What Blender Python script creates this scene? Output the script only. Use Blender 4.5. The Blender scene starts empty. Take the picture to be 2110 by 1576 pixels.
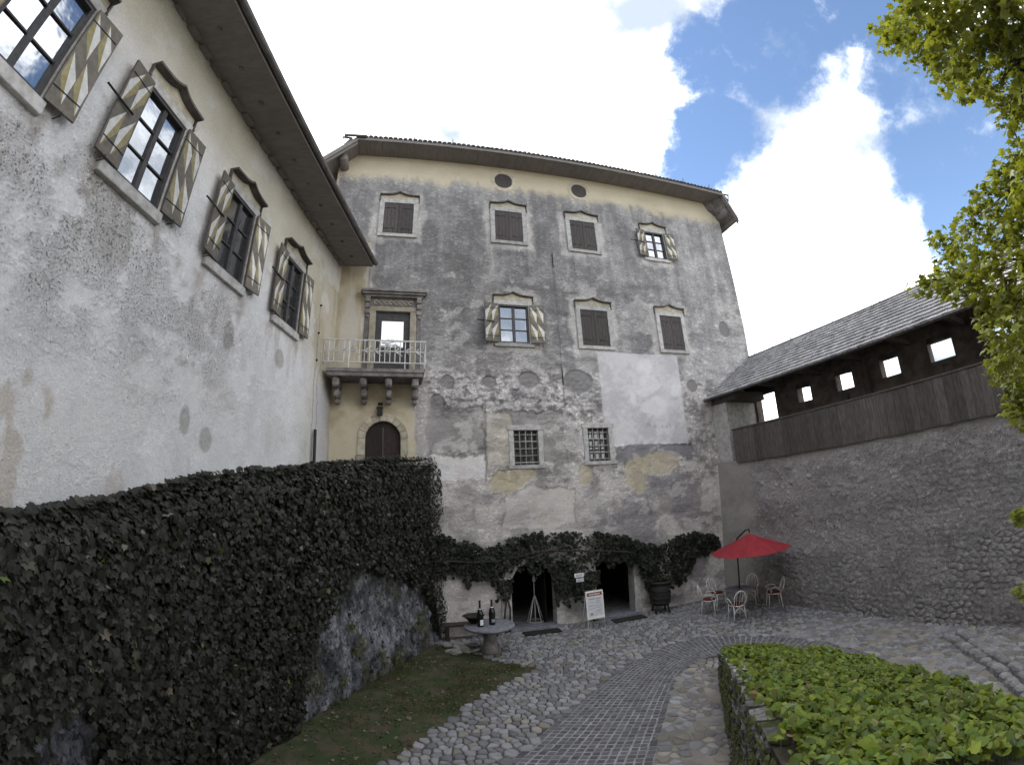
import bpy, math, random
import numpy as np
from mathutils import Vector, Matrix
R = math.radians
random.seed(11)
rng = np.random.default_rng(11)
scene = bpy.context.scene
COL = scene.collection

# ------------------------------------------------------------------ camera (wide fisheye action camera)
CAM_H = 4.0
PITCH, ROLL = 0.2586, -0.0439
cd = bpy.data.cameras.new('camera')
cam = bpy.data.objects.new('camera', cd)
COL.objects.link(cam)
cd.type = 'PANO'
cd.panorama_type = 'FISHEYE_LENS_POLYNOMIAL'
cd.sensor_fit = 'HORIZONTAL'
cd.sensor_width = 36.0
cd.fisheye_fov = R(200)
cd.fisheye_polynomial_k0 = 0.0
cd.fisheye_polynomial_k1 = -0.06351552592853352
cd.fisheye_polynomial_k2 = 2.8844387310332488e-05
cd.fisheye_polynomial_k3 = 2.4968688524375076e-05
cd.fisheye_polynomial_k4 = -4.291838008928563e-07
cd.clip_start = 0.05
cd.clip_end = 3000
fw = Vector((0, math.cos(PITCH), math.sin(PITCH)))
up = Vector((0, -math.sin(PITCH), math.cos(PITCH)))
rt = Vector((1, 0, 0))
rt2 = math.cos(ROLL) * rt + math.sin(ROLL) * up
up2 = -math.sin(ROLL) * rt + math.cos(ROLL) * up
M = Matrix((rt2, up2, -fw)).transposed().to_4x4()
M.translation = Vector((0, 0, CAM_H))
cam.matrix_world = M
scene.camera = cam

# ------------------------------------------------------------------ sky, sun, exposure
SUN_AZ, SUN_EL = R(-42), R(44)          # azimuth clockwise from +Y
EXPOSURE = 1.5
world = bpy.data.worlds.new('World')
scene.world = world
world.use_nodes = True
wt = world.node_tree
wt.nodes.clear()


class NT:
    """tiny helper for building node graphs"""
    def __init__(s, tree):
        s.t = tree

    def n(s, kind, **kw):
        nd = s.t.nodes.new(kind)
        for k, v in kw.items():
            setattr(nd, k, v)
        return nd

    def link(s, a, b):
        s.t.links.new(a, b)

    def setin(s, nd, i, v):
        if isinstance(v, bpy.types.NodeSocket):
            s.link(v, nd.inputs[i])
        else:
            nd.inputs[i].default_value = v

    def math(s, op, a, b=0.0, c=None, clamp=False):
        nd = s.n('ShaderNodeMath', operation=op, use_clamp=clamp)
        s.setin(nd, 0, a)
        s.setin(nd, 1, b)
        if c is not None:
            s.setin(nd, 2, c)
        return nd.outputs[0]

    def vmath(s, op, a, b=None, out=0):
        nd = s.n('ShaderNodeVectorMath', operation=op)
        s.setin(nd, 0, a)
        if b is not None:
            s.setin(nd, 1, b)
        return nd.outputs[out]

    def noise(s, vec, scale, detail=4, rough=0.55, dist=0.0, col=False):
        nd = s.n('ShaderNodeTexNoise')
        if vec is not None:
            s.link(vec, nd.inputs['Vector'])
        nd.inputs['Scale'].default_value = scale
        nd.inputs['Detail'].default_value = detail
        nd.inputs['Roughness'].default_value = rough
        nd.inputs['Distortion'].default_value = dist
        return nd.outputs['Color' if col else 'Fac']

    def ramp(s, fac, lo, hi, a=0.0, b=1.0, smooth=True):
        nd = s.n('ShaderNodeMapRange', interpolation_type='SMOOTHSTEP' if smooth else 'LINEAR')
        s.setin(nd, 0, fac)
        for i, v in zip((1, 2, 3, 4), (lo, hi, a, b)):
            nd.inputs[i].default_value = v
        return nd.outputs[0]

    def mix(s, fac, a, b, mode='MIX'):
        nd = s.n('ShaderNodeMix', data_type='RGBA', blend_type=mode)
        s.setin(nd, 0, fac)
        for i, v in ((6, a), (7, b)):
            if isinstance(v, (tuple, list)):
                nd.inputs[i].default_value = (*v[:3], 1)
            else:
                s.link(v, nd.inputs[i])
        return nd.outputs[2]


w = NT(wt)
tc = w.n('ShaderNodeTexCoord')
dirv = tc.outputs['Generated']
sky = w.n('ShaderNodeTexSky', sky_type='NISHITA')
sky.sun_disc = False
sky.sun_elevation = SUN_EL
sky.sun_rotation = SUN_AZ
sky.altitude = 600
sky.air_density = 1.0
sky.dust_density = 0.15
sky.ozone_density = 1.5
nz = w.noise(dirv, 5.0, 8, 0.62, col=True)
off = w.vmath('SCALE', w.vmath('SUBTRACT', nz, (0.5, 0.5, 0.5)))
off.node.inputs[3].default_value = 0.22
dw = w.vmath('NORMALIZE', w.vmath('ADD', dirv, off))
# gaps of blue between the clouds: direction, angular radius
GAPS = [((.53, .423, .735), 6.5), ((.414, .526, .743), 4.0), ((.434, .616, .657), 3.6), ((.383, .692, .612), 3.4), ((.400, .655, .64), 3.0), ((.770, .424, .476), 6.0), ((.692, .382, .612), 4.5),
        ((.80, .467, .380), 5.5), ((.598, .353, .719), 6.0), ((.822, .315, .475), 9.0), ((.475, .479, .738), 5.0)]
gap = None
for c, r in GAPS:
    c = Vector(c).normalized()
    d = w.vmath('DOT_PRODUCT', dw, tuple(c), out=1)
    m = w.ramp(d, math.cos(R(r + 3.0)), math.cos(R(max(r - 4.0, 0.4))))
    gap = m if gap is None else w.math('MAXIMUM', gap, m)
# broken cloud over the rest of the sky
dv = w.vmath('DOT_PRODUCT', dirv, (0.25, 0.80, 0.55), out=1)
rest = w.math('MULTIPLY', w.ramp(w.noise(dirv, 2.2, 8, 0.6), 0.55, 0.43), w.ramp(dv, 0.45, 0.2))
gap = w.math('MAXIMUM', gap, rest)
mask = w.math('SUBTRACT', 1.0, gap)
fine = w.noise(dirv, 9.0, 8, 0.65)
mask = w.ramp(w.math('ADD', mask, w.math('MULTIPLY_ADD', fine, 1.9, -0.95)), 0.15, 1.0)
shade = w.ramp(w.noise(dirv, 3.4, 6, 0.55), 0.36, 0.56, 0.27, 1.2)
cl = w.n('ShaderNodeCombineColor')
w.link(w.math('MULTIPLY', shade, 0.99), cl.inputs[0])
w.link(w.math('MULTIPLY_ADD', shade, 0.95, 0.05), cl.inputs[1])
w.link(w.math('MULTIPLY_ADD', shade, 0.90, 0.12), cl.inputs[2])
bg1 = w.n('ShaderNodeBackground')
w.link(sky.outputs[0], bg1.inputs[0])
bg1.inputs[1].default_value = 0.095
bg2 = w.n('ShaderNodeBackground')
w.link(cl.outputs[0], bg2.inputs[0])
bg2.inputs[1].default_value = 1.0
mx = w.n('ShaderNodeMixShader')
w.link(mask, mx.inputs[0])
w.link(bg1.outputs[0], mx.inputs[1])
w.link(bg2.outputs[0], mx.inputs[2])
wo = w.n('ShaderNodeOutputWorld')
w.link(mx.outputs[0], wo.inputs[0])

sd = bpy.data.lights.new('sun', 'SUN')
sd.energy = 2.0
sd.angle = R(10)
sd.color = (1.0, 0.96, 0.88)
sun = bpy.data.objects.new('sun', sd)
COL.objects.link(sun)
sv = Vector((math.sin(SUN_AZ) * math.cos(SUN_EL), math.cos(SUN_AZ) * math.cos(SUN_EL), math.sin(SUN_EL)))
sun.rotation_euler = (-sv).to_track_quat('-Z', 'Y').to_euler()
sun.location = sv * 60

scene.view_settings.view_transform = 'Standard'
scene.view_settings.look = 'None'
scene.view_settings.gamma = 1.0
scene.view_settings.use_curve_mapping = False
scene.view_settings.exposure = EXPOSURE
scene.render.engine = 'CYCLES'
scene.cycles.max_bounces = 6
scene.cycles.diffuse_bounces = 4
scene.cycles.glossy_bounces = 3
scene.cycles.transmission_bounces = 4
scene.cycles.use_denoising = True

# ------------------------------------------------------------------ numpy noise
def vnoise(x, y, seed=0):
    xi = np.floor(x).astype(np.int64)
    yi = np.floor(y).astype(np.int64)
    fx = x - xi
    fy = y - yi
    fx = fx * fx * (3 - 2 * fx)
    fy = fy * fy * (3 - 2 * fy)

    def h(a, b):
        n = (a * 374761393 + b * 668265263 + seed * 974634777) & 0x7fffffff
        n = ((n ^ (n >> 13)) * 1274126177) & 0x7fffffff
        return ((n ^ (n >> 16)) & 0xffff) / 65535.0
    return (h(xi, yi) * (1 - fx) + h(xi + 1, yi) * fx) * (1 - fy) + (h(xi, yi + 1) * (1 - fx) + h(xi + 1, yi + 1) * fx) * fy


def fbm(x, y, octv=5, seed=0, gain=0.55):
    a, s, t = 1.0, 0.0, 0.0
    for i in range(octv):
        s = s + a * vnoise(x, y, seed + i * 17)
        t += a
        a *= gain
        x = x * 2.03 + 13.7
        y = y * 2.03 + 7.1
    return s / t


def sstep(a, b, x):
    t = np.clip((x - a) / (b - a), 0, 1)
    return t * t * (3 - 2 * t)


def lerp(a, b, t):
    if not np.isscalar(t):
        t = t[..., None]
    return np.asarray(a) * (1 - t) + np.asarray(b) * t


# ------------------------------------------------------------------ materials
def new_mat(name):
    m = bpy.data.materials.new(name)
    m.use_nodes = True
    nt = NT(m.node_tree)
    b = m.node_tree.nodes['Principled BSDF']
    return m, nt, b


def tex_coord(nt):
    return nt.n('ShaderNodeTexCoord').outputs['Object']


def add_bump(nt, b, h, strength, dist=0.02):
    bp = nt.n('ShaderNodeBump')
    bp.inputs['Strength'].default_value = strength
    bp.inputs['Distance'].default_value = dist
    nt.link(h, bp.inputs['Height'])
    nt.link(bp.outputs[0], b.inputs['Normal'])


def mat_attr(name, rough=0.9, var=0.35, scale=14, bump=0.5, bscale=30, spec=0.2, bdist=0.02):
    """colour comes from the 'Col' attribute, broken up by fine grain"""
    m, nt, b = new_mat(name)
    at = nt.n('ShaderNodeAttribute', attribute_name='Col')
    o = tex_coord(nt)
    n1 = nt.noise(o, scale, 6, 0.65)
    n2 = nt.noise(o, bscale, 6, 0.7)
    v = nt.ramp(n1, 0.25, 0.75, 1 - var, 1 + var, smooth=False)
    v2 = nt.ramp(n2, 0.3, 0.7, 1 - var * 0.5, 1 + var * 0.5, smooth=False)
    vv = nt.math('MULTIPLY', v, v2)
    cc = nt.vmath('SCALE', at.outputs['Color'])
    nt.link(vv, cc.node.inputs[3])
    nt.link(cc, b.inputs['Base Color'])
    b.inputs['Roughness'].default_value = rough
    b.inputs['Specular IOR Level'].default_value = spec
    if bump:
        add_bump(nt, b, nt.math('MULTIPLY_ADD', n1, 0.5, n2), bump, bdist)
    return m


def mat_wall(name, light, dark, scale, thr=(0.56, 0.62), dthr=(0.60, 0.66), zone=0.0, squash=1.4, bump=0.8, bdist=0.035, var=0.16):
    """plaster: 'Col' colour, alpha = how rough; crisp pale chips and dark pits where it is rough"""
    m, nt, b = new_mat(name)
    at = nt.n('ShaderNodeAttribute', attribute_name='Col')
    al = at.outputs['Alpha']
    o = tex_coord(nt)
    mp = nt.n('ShaderNodeMapping')
    mp.inputs['Scale'].default_value = (1, 1, squash)
    nt.link(o, mp.inputs[0])
    q = mp.outputs[0]
    n1 = nt.noise(q, scale, 8, 0.68, 0.6)
    n2 = nt.noise(q, scale * 2.7, 6, 0.7, 0.4)
    n3 = nt.noise(o, scale * 0.28, 5, 0.6)
    g = nt.noise(o, 34, 6, 0.75)
    chips = nt.ramp(nt.math('MULTIPLY_ADD', n3, 0.25, nt.math('MULTIPLY', n1, 0.75)), thr[0], thr[1])
    z_ = nt.math('MULTIPLY', al, zone)
    pits = nt.ramp(nt.math('ADD', nt.math('MULTIPLY_ADD', n1, 0.25, nt.math('MULTIPLY', n2, 0.75)), z_), dthr[0], dthr[1])
    f = nt.math('MULTIPLY_ADD', nt.math('MULTIPLY', chips, al, clamp=True), light, 1.0)
    f2 = nt.math('MULTIPLY_ADD', nt.math('MULTIPLY', pits, nt.ramp(al, 0, 0.5, 0.15, 1.0)), -dark, 1.0)
    gr = nt.ramp(g, 0.25, 0.75, 1 - var, 1 + var, smooth=False)
    ff = nt.math('MULTIPLY', nt.math('MULTIPLY', f, f2), gr)
    cc = nt.vmath('SCALE', at.outputs['Color'])
    nt.link(ff, cc.node.inputs[3])
    nt.link(cc, b.inputs['Base Color'])
    b.inputs['Roughness'].default_value = 0.92
    b.inputs['Specular IOR Level'].default_value = 0.15
    hh = nt.math('MULTIPLY', nt.math('ADD', nt.math('MULTIPLY', n1, 1.2), nt.math('MULTIPLY', n2, 0.6)), nt.math('ADD', al, 0.05))
    hh = nt.math('ADD', hh, nt.math('MULTIPLY', nt.math('MULTIPLY', pits, al), -0.3))
    add_bump(nt, b, hh, bump, bdist)
    return m


def mat_noise(name, c1, c2, scale=6, rough=0.8, bump=0.3, spec=0.3, stretch=None, metallic=0.0, detail=6, lo=0.35, hi=0.65, bdist=0.01, ov=0.24):
    m, nt, b = new_mat(name)
    o = tex_coord(nt)
    if stretch:
        mp = nt.n('ShaderNodeMapping')
        mp.inputs['Scale'].default_value = stretch
        nt.link(o, mp.inputs[0])
        o = mp.outputs[0]
    oi = nt.n('ShaderNodeObjectInfo')
    sh = nt.n('ShaderNodeVectorMath', operation='SCALE')
    cmb = nt.n('ShaderNodeCombineXYZ')
    nt.link(oi.outputs['Random'], cmb.inputs[0])
    nt.link(oi.outputs['Random'], cmb.inputs[2])
    nt.link(cmb.outputs[0], sh.inputs[0])
    sh.inputs[3].default_value = 37.0
    o = nt.vmath('ADD', o, sh.outputs[0])
    n1 = nt.noise(o, scale, detail, 0.62)
    f = nt.ramp(n1, lo, hi)
    c = nt.mix(f, c1, c2)
    br = nt.ramp(oi.outputs['Random'], 0, 1, 1 - ov, 1 + ov, smooth=False)
    cc = nt.vmath('SCALE', c)
    nt.link(br, cc.node.inputs[3])
    nt.link(cc, b.inputs['Base Color'])
    b.inputs['Roughness'].default_value = rough
    b.inputs['Specular IOR Level'].default_value = spec
    b.inputs['Metallic'].default_value = metallic
    if bump:
        add_bump(nt, b, nt.noise(o, scale * 5, 5, 0.65), bump, bdist)
    return m


def mat_leaf(name, trans=0.25, rough=0.45, spec=0.4):
    m, nt, b = new_mat(name)
    at = nt.n('ShaderNodeAttribute', attribute_name='Col')
    nt.link(at.outputs['Color'], b.inputs['Base Color'])
    b.inputs['Roughness'].default_value = rough
    b.inputs['Specular IOR Level'].default_value = spec
    tr = nt.n('ShaderNodeBsdfTranslucent')
    tcol = nt.mix(1.0, at.outputs['Color'], (1.25, 1.15, 0.45), 'MULTIPLY')
    nt.link(tcol, tr.inputs[0])
    mx_ = nt.n('ShaderNodeMixShader')
    mx_.inputs[0].default_value = trans
    nt.link(b.outputs[0], mx_.inputs[1])
    nt.link(tr.outputs[0], mx_.inputs[2])
    nt.link(mx_.outputs[0], m.node_tree.nodes['Material Output'].inputs[0])
    return m


def mat_glass(name, refl=0.5, tint=(0.02, 0.022, 0.025)):
    m, nt, b = new_mat(name)
    b.inputs['Base Color'].default_value = (*tint, 1)
    b.inputs['Roughness'].default_value = 0.06
    b.inputs['Specular IOR Level'].default_value = 0.8
    g = nt.n('ShaderNodeBsdfGlossy')
    g.inputs['Color'].default_value = (0.85, 0.88, 0.92, 1)
    g.inputs['Roughness'].default_value = 0.05
    o = tex_coord(nt)
    bp = nt.n('ShaderNodeBump')
    bp.inputs['Strength'].default_value = 0.12
    bp.inputs['Distance'].default_value = 0.02
    nt.link(nt.noise(o, 4, 2, 0.5), bp.inputs['Height'])
    nt.link(bp.outputs[0], g.inputs['Normal'])
    mx_ = nt.n('ShaderNodeMixShader')
    mx_.inputs[0].default_value = refl
    nt.link(b.outputs[0], mx_.inputs[1])
    nt.link(g.outputs[0], mx_.inputs[2])
    nt.link(mx_.outputs[0], m.node_tree.nodes['Material Output'].inputs[0])
    return m


MAT = dict(
    facade=mat_wall('facade_plaster', 0.55, 0.46, 6.5, (0.51, 0.575), (0.53, 0.60), squash=1.7, bump=1.0, bdist=0.06),
    leftw=mat_wall('wing_plaster', 0.16, 0.60, 12, (0.50, 0.56), (0.622, 0.665), zone=0.078, squash=1.0, bump=1.0, bdist=0.04, var=0.24),
    rightw=mat_wall('rubble_plaster', 0.50, 0.50, 8.0, (0.535, 0.585), (0.535, 0.60), squash=1.3, bump=1.0, bdist=0.05),
    rockface=mat_wall('limestone_face', 0.8, 0.7, 7.0, (0.50, 0.56), (0.52, 0.58), squash=0.6, bump=1.0, bdist=0.08),
    rock=mat_attr('limestone_rock', 0.9, 0.45, 12, 0.9, 34, bdist=0.03),
    stonec=mat_attr('paving_stone', 0.75, 0.22, 22, 0.4, 60, spec=0.3),
    stone=mat_noise('window_stone', (0.34, 0.33, 0.315), (0.50, 0.485, 0.465), 7, 0.85, 0.5),
    stone_y=mat_noise('yellow_stone', (0.36, 0.32, 0.235), (0.50, 0.46, 0.37), 5, 0.85, 0.5),
    stone_d=mat_noise('grey_stone', (0.16, 0.145, 0.14), (0.27, 0.25, 0.24), 6, 0.85, 0.6),
    slab=mat_noise('table_stone', (0.11, 0.11, 0.125), (0.20, 0.20, 0.225), 9, 0.6, 0.4),
    hood=mat_noise('hood_lead', (0.075, 0.065, 0.058), (0.12, 0.11, 0.10), 6, 0.7, 0.4),
    dwood=mat_noise('weathered_shutter_wood', (0.060, 0.052, 0.050), (0.105, 0.092, 0.088), 7, 0.85, 0.4, stretch=(9, 9, 1)),
    plank=mat_noise('parapet_plank_wood', (0.070, 0.061, 0.056), (0.110, 0.097, 0.089), 4, 0.85, 0.4, stretch=(5, 5, 1)),
    doorw=mat_noise('door_wood', (0.030, 0.021, 0.020), (0.060, 0.044, 0.040), 6, 0.8, 0.4, stretch=(12, 12, 1)),
    soffit=mat_noise('soffit_wood', (0.185, 0.168, 0.157), (0.225, 0.205, 0.192), 3, 0.85, 0.2, stretch=(3, 1, 3), ov=0.05),
    tile=mat_noise('roof_tile_clay', (0.10, 0.09, 0.085), (0.18, 0.165, 0.155), 8, 0.85, 0.5),
    shingle=mat_noise('grey_shingle', (0.10, 0.10, 0.105), (0.21, 0.205, 0.21), 7, 0.85, 0.5, stretch=(6, 1, 6)),
    frame=mat_noise('window_frame_paint', (0.045, 0.042, 0.045), (0.075, 0.07, 0.07), 9, 0.5, 0.2),
    iron=mat_noise('black_iron', (0.02, 0.02, 0.02), (0.04, 0.038, 0.035), 15, 0.6, 0.3, metallic=0.3),
    paleiron=mat_noise('pale_iron', (0.30, 0.28, 0.26), (0.45, 0.43, 0.41), 12, 0.6, 0.2),
    whitem=mat_noise('white_paint_metal', (0.58, 0.57, 0.55), (0.76, 0.75, 0.73), 9, 0.5, 0.2),
    pw=mat_noise('shutter_white', (0.58, 0.57, 0.55), (0.72, 0.71, 0.69), 9, 0.7, 0.2),
    py=mat_noise('shutter_ochre', (0.27, 0.23, 0.11), (0.36, 0.31, 0.17), 9, 0.7, 0.2),
    pb=mat_noise('shutter_brown', (0.14, 0.125, 0.105), (0.19, 0.17, 0.145), 9, 0.7, 0.2),
    glass=mat_glass('window_glass', 0.42),
    glassd=mat_glass('dim_window_glass', 0.16),
    glassk=mat_glass('cellar_glass', 0.03),
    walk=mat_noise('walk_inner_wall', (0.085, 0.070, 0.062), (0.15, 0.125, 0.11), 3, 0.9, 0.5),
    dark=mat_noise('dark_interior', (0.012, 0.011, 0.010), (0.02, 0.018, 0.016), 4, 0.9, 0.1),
    gutter=mat_noise('gutter_metal', (0.10, 0.095, 0.09), (0.16, 0.15, 0.145), 4, 0.5, 0.1, metallic=0.2),
    bottle=mat_noise('bottle_glass', (0.006, 0.007, 0.005), (0.012, 0.014, 0.01), 4, 0.12, 0.0, spec=0.6),
    paper=mat_noise('label_paper', (0.62, 0.62, 0.64), (0.72, 0.72, 0.74), 9, 0.7, 0.1),
    redc=mat_noise('red_cloth', (0.20, 0.016, 0.024), (0.25, 0.022, 0.032), 5, 0.8, 0.2),
    cushion=mat_noise('cushion_cloth', (0.10, 0.016, 0.018), (0.14, 0.022, 0.024), 6, 0.85, 0.2),
    redd=mat_noise('dark_red_print', (0.16, 0.05, 0.04), (0.22, 0.08, 0.06), 8, 0.8, 0.1),
    ink=mat_noise('grey_print', (0.20, 0.21, 0.25), (0.30, 0.31, 0.36), 8, 0.8, 0.1),
    bark=mat_noise('bark', (0.05, 0.042, 0.035), (0.10, 0.085, 0.07), 8, 0.9, 0.8, stretch=(4, 4, 1), bdist=0.03),
    soil=mat_noise('soil', (0.035, 0.03, 0.022), (0.07, 0.06, 0.045), 9, 0.95, 0.6),
    grassg=mat_noise('lawn_soil', (0.035, 0.05, 0.018), (0.075, 0.062, 0.04), 2.5, 0.95, 0.6, lo=0.42, hi=0.62),
    mortar=mat_noise('pale_mortar', (0.22, 0.215, 0.225), (0.36, 0.355, 0.37), 2.6, 0.9, 0.5),
    mortarp=mat_noise('pale_yard_mortar', (0.14, 0.13, 0.118), (0.24, 0.225, 0.205), 1.8, 0.9, 0.7),
    mortarb=mat_noise('yard_mortar', (0.055, 0.052, 0.048), (0.11, 0.105, 0.098), 1.6, 0.9, 0.7),
    earth=mat_noise('earth', (0.07, 0.065, 0.05), (0.13, 0.12, 0.09), 0.5, 0.95, 0.4),
    mat_=mat_noise('door_mat', (0.015, 0.014, 0.013), (0.03, 0.028, 0.026), 60, 0.95, 0.6),
    leaf=mat_leaf('ivy_leaf', 0.07, 0.48, 0.26),
    tleaf=mat_leaf('tree_leaf', 0.42, 0.45, 0.35),
    pleaf=mat_leaf('planter_leaf', 0.28, 0.5, 0.22),
    grass=mat_leaf('grass_blade', 0.25, 0.6, 0.2),
)

# ------------------------------------------------------------------ mesh helpers
def tag(o, label=None, cat=None, group=None, kind=None):
    for k, v in (('label', label), ('category', cat), ('group', group), ('kind', kind)):
        if v:
            o[k] = v
    return o


def link(name, me, parent=None, loc=None, rot=None):
    o = bpy.data.objects.new(name, me)
    COL.objects.link(o)
    if parent is not None:
        o.parent = parent
    if loc is not None:
        o.location = loc
    if rot is not None:
        o.rotation_euler = rot
    return o


def thing(name, loc, rz=0.0, label=None, cat=None, group=None):
    o = link(name, None, None, loc, (0, 0, rz))
    o.empty_display_size = 0.3
    return tag(o, label, cat, group)


class MB:
    def __init__(s):
        s.v, s.f, s.m, s.sm = [], [], [], []

    def add(s, vs, fs, mi=0, smooth=False):
        b = len(s.v)
        s.v += [tuple(p) for p in vs]
        s.f += [tuple(i + b for i in f) for f in fs]
        s.m += [mi] * len(fs)
        s.sm += [smooth] * len(fs)
        return s

    def box(s, x0, x1, y0, y1, z0, z1, mi=0):
        vs = [(x0, y0, z0), (x1, y0, z0), (x1, y1, z0), (x0, y1, z0), (x0, y0, z1), (x1, y0, z1), (x1, y1, z1), (x0, y1, z1)]
        return s.add(vs, [(3, 2, 1, 0), (4, 5, 6, 7), (0, 1, 5, 4), (1, 2, 6, 5), (2, 3, 7, 6), (3, 0, 4, 7)], mi)

    def prism(s, poly, y0, y1, mi=0):
        """poly: CCW list of (x, z), extruded from y0 (front) to y1"""
        n = len(poly)
        vs = [(x, y0, z) for x, z in poly] + [(x, y1, z) for x, z in poly]
        fs = [tuple(range(n)), tuple(range(2 * n - 1, n - 1, -1))]
        fs += [((i + 1) % n, i, n + i, n + (i + 1) % n) for i in range(n)]
        return s.add(vs, fs, mi)

    def tube(s, pts, r, n=6, mi=0, cap=True):
        pts = [Vector(p) for p in pts]
        rs = r if isinstance(r, (list, tuple)) else [r] * len(pts)
        vs, fs = [], []
        prev = None
        for i, p in enumerate(pts):
            t = (pts[min(i + 1, len(pts) - 1)] - pts[max(i - 1, 0)]).normalized()
            a = prev if prev is not None else (Vector((0, 0, 1)) if abs(t.z) < 0.9 else Vector((1, 0, 0)))
            a = (a - t * a.dot(t)).normalized()
            prev = a
            b = t.cross(a)
            for k in range(n):
                q = 2 * math.pi * k / n
                vs.append(p + (a * math.cos(q) + b * math.sin(q)) * rs[i])
        for i in range(len(pts) - 1):
            for k in range(n):
                k2 = (k + 1) % n
                fs.append((i * n + k, i * n + k2, (i + 1) * n + k2, (i + 1) * n + k))
        if cap:
            fs.append(tuple(range(n - 1, -1, -1)))
            fs.append(tuple((len(pts) - 1) * n + k for k in range(n)))
        return s.add(vs, fs, mi, True)

    def lathe(s, prof, n=20, c=(0, 0, 0), mi=0):
        vs, fs = [], []
        for r_, z in prof:
            for k in range(n):
                q = 2 * math.pi * k / n
                vs.append((c[0] + r_ * math.cos(q), c[1] + r_ * math.sin(q), c[2] + z))
        for i in range(len(prof) - 1):
            for k in range(n):
                k2 = (k + 1) % n
                fs.append((i * n + k, i * n + k2, (i + 1) * n + k2, (i + 1) * n + k))
        fs.append(tuple(range(n - 1, -1, -1)))
        fs.append(tuple((len(prof) - 1) * n + k for k in range(n)))
        return s.add(vs, fs, mi, True)

    def mesh(s, name, mats):
        me = bpy.data.meshes.new(name)
        me.from_pydata(s.v, [], s.f)
        for m in (mats if isinstance(mats, (list, tuple)) else [mats]):
            me.materials.append(MAT[m])
        me.polygons.foreach_set('material_index', s.m)
        me.polygons.foreach_set('use_smooth', s.sm)
        me.update()
        return me

    def build(s, name, mats, parent=None, loc=None, rot=None, bevel=0.0):
        o = link(name, s.mesh(name, mats), parent, loc, rot)
        if bevel:
            bv = o.modifiers.new('bevel', 'BEVEL')
            bv.width = bevel
            bv.segments = 1
            bv.limit_method = 'ANGLE'
        return o


def set_col(me, cols):
    a = me.color_attributes.new('Col', 'FLOAT_COLOR', 'POINT')
    c = np.ones((len(me.vertices), 4), np.float32)
    cols = np.asarray(cols)
    c[:, :cols.shape[1]] = cols
    a.data.foreach_set('color', c.ravel())


def np_mesh(name, V, F, mat, cols=None, smooth=True):
    me = bpy.data.meshes.new(name)
    V = np.asarray(V, np.float32)
    F = np.asarray(F, np.int32)
    me.vertices.add(len(V))
    me.vertices.foreach_set('co', V.ravel())
    k = F.shape[1]
    me.loops.add(F.size)
    me.loops.foreach_set('vertex_index', F.ravel())
    me.polygons.add(len(F))
    me.polygons.foreach_set('loop_start', np.arange(0, F.size, k, dtype=np.int32))
    me.polygons.foreach_set('use_smooth', np.full(len(F), smooth))
    me.update(calc_edges=True)
    me.materials.append(MAT[mat] if isinstance(mat, str) else mat)
    if cols is not None:
        set_col(me, cols)
    return me


def wall_grid(name, x0, x1, z0, z1, step, holes, func, mat, parent, pos=None):
    """plastered wall sheet with relief and colour; holes = (xa, xb, za, zb)"""
    def lines(a, b, edges):
        l = np.linspace(a, b, max(2, int(round((b - a) / step)) + 1))
        for e in edges:
            if a < e < b:
                l[np.argmin(np.abs(l - e))] = e
        return np.unique(l)
    xs = lines(x0, x1, [e for h in holes for e in h[:2]])
    zs = lines(z0, z1, [e for h in holes for e in h[2:]])
    X, Z = np.meshgrid(xs, zs)
    disp, col = func(X, Z)
    edge = np.minimum(np.minimum(X - x0, x1 - X), Z - z0 + 1)
    disp = disp * sstep(0, 0.1, edge)
    if pos is None:
        V = np.stack([X, -disp, Z], -1).reshape(-1, 3)
    else:
        V = pos(X, Z, disp).reshape(-1, 3)
    nx, nz_ = len(xs), len(zs)
    I = np.arange(nx * nz_).reshape(nz_, nx)
    F = np.stack([I[:-1, :-1], I[:-1, 1:], I[1:, 1:], I[1:, :-1]], -1)
    cx_ = (xs[1:] + xs[:-1])[None, :] / 2
    cz_ = (zs[1:] + zs[:-1])[:, None] / 2
    keep = np.ones(F.shape[:2], bool)
    for a, b, c, d in holes:
        keep &= ~((cx_ > a) & (cx_ < b) & (cz_ > c) & (cz_ < d))
    me = np_mesh(name, V, F[keep], mat, col.reshape(-1, col.shape[-1]))
    return link(name, me, parent)


def leaf_mesh(name, C, N, S, outline, mat, cols, fold=0.25, upv=None, spread=1.2):
    """many leaves in one mesh: C centres, N normals, S sizes, outline 2-D points about the leaf base"""
    C = np.asarray(C, float)
    N = np.asarray(N, float)
    N = N / (np.linalg.norm(N, axis=1, keepdims=True) + 1e-9)
    n = len(C)
    if upv is None:
        upv = np.tile(np.array([0, 0, -1.0]), (n, 1))
    T = upv + rng.normal(0, 0.45 * spread, (n, 3))
    T = T - N * np.sum(T * N, 1, keepdims=True)
    T /= np.linalg.norm(T, axis=1, keepdims=True) + 1e-9
    B = np.cross(N, T)
    P = np.array([(0, 0.35)] + list(outline))
    k = len(outline)
    zz = np.array([0.0] + [-fold * abs(x) * 0.9 - 0.12 * (y - 0.35) ** 2 for x, y in outline])
    fo = rng.uniform(0.3, 1.7, (n, 1, 1))
    V = C[:, None, :] + S[:, None, None] * (P[None, :, 0, None] * B[:, None, :] + (P[None, :, 1, None] - 0.4) * T[:, None, :] + fo * zz[None, :, None] * N[:, None, :])
    tri = np.array([(0, 1 + i, 1 + (i + 1) % k) for i in range(k)])
    F = (np.arange(n)[:, None, None] * (k + 1) + tri[None]).reshape(-1, 3)
    cc = np.repeat(np.asarray(cols), k + 1, axis=0)
    return np_mesh(name, V.reshape(-1, 3), F, mat, cc, smooth=False)


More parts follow.
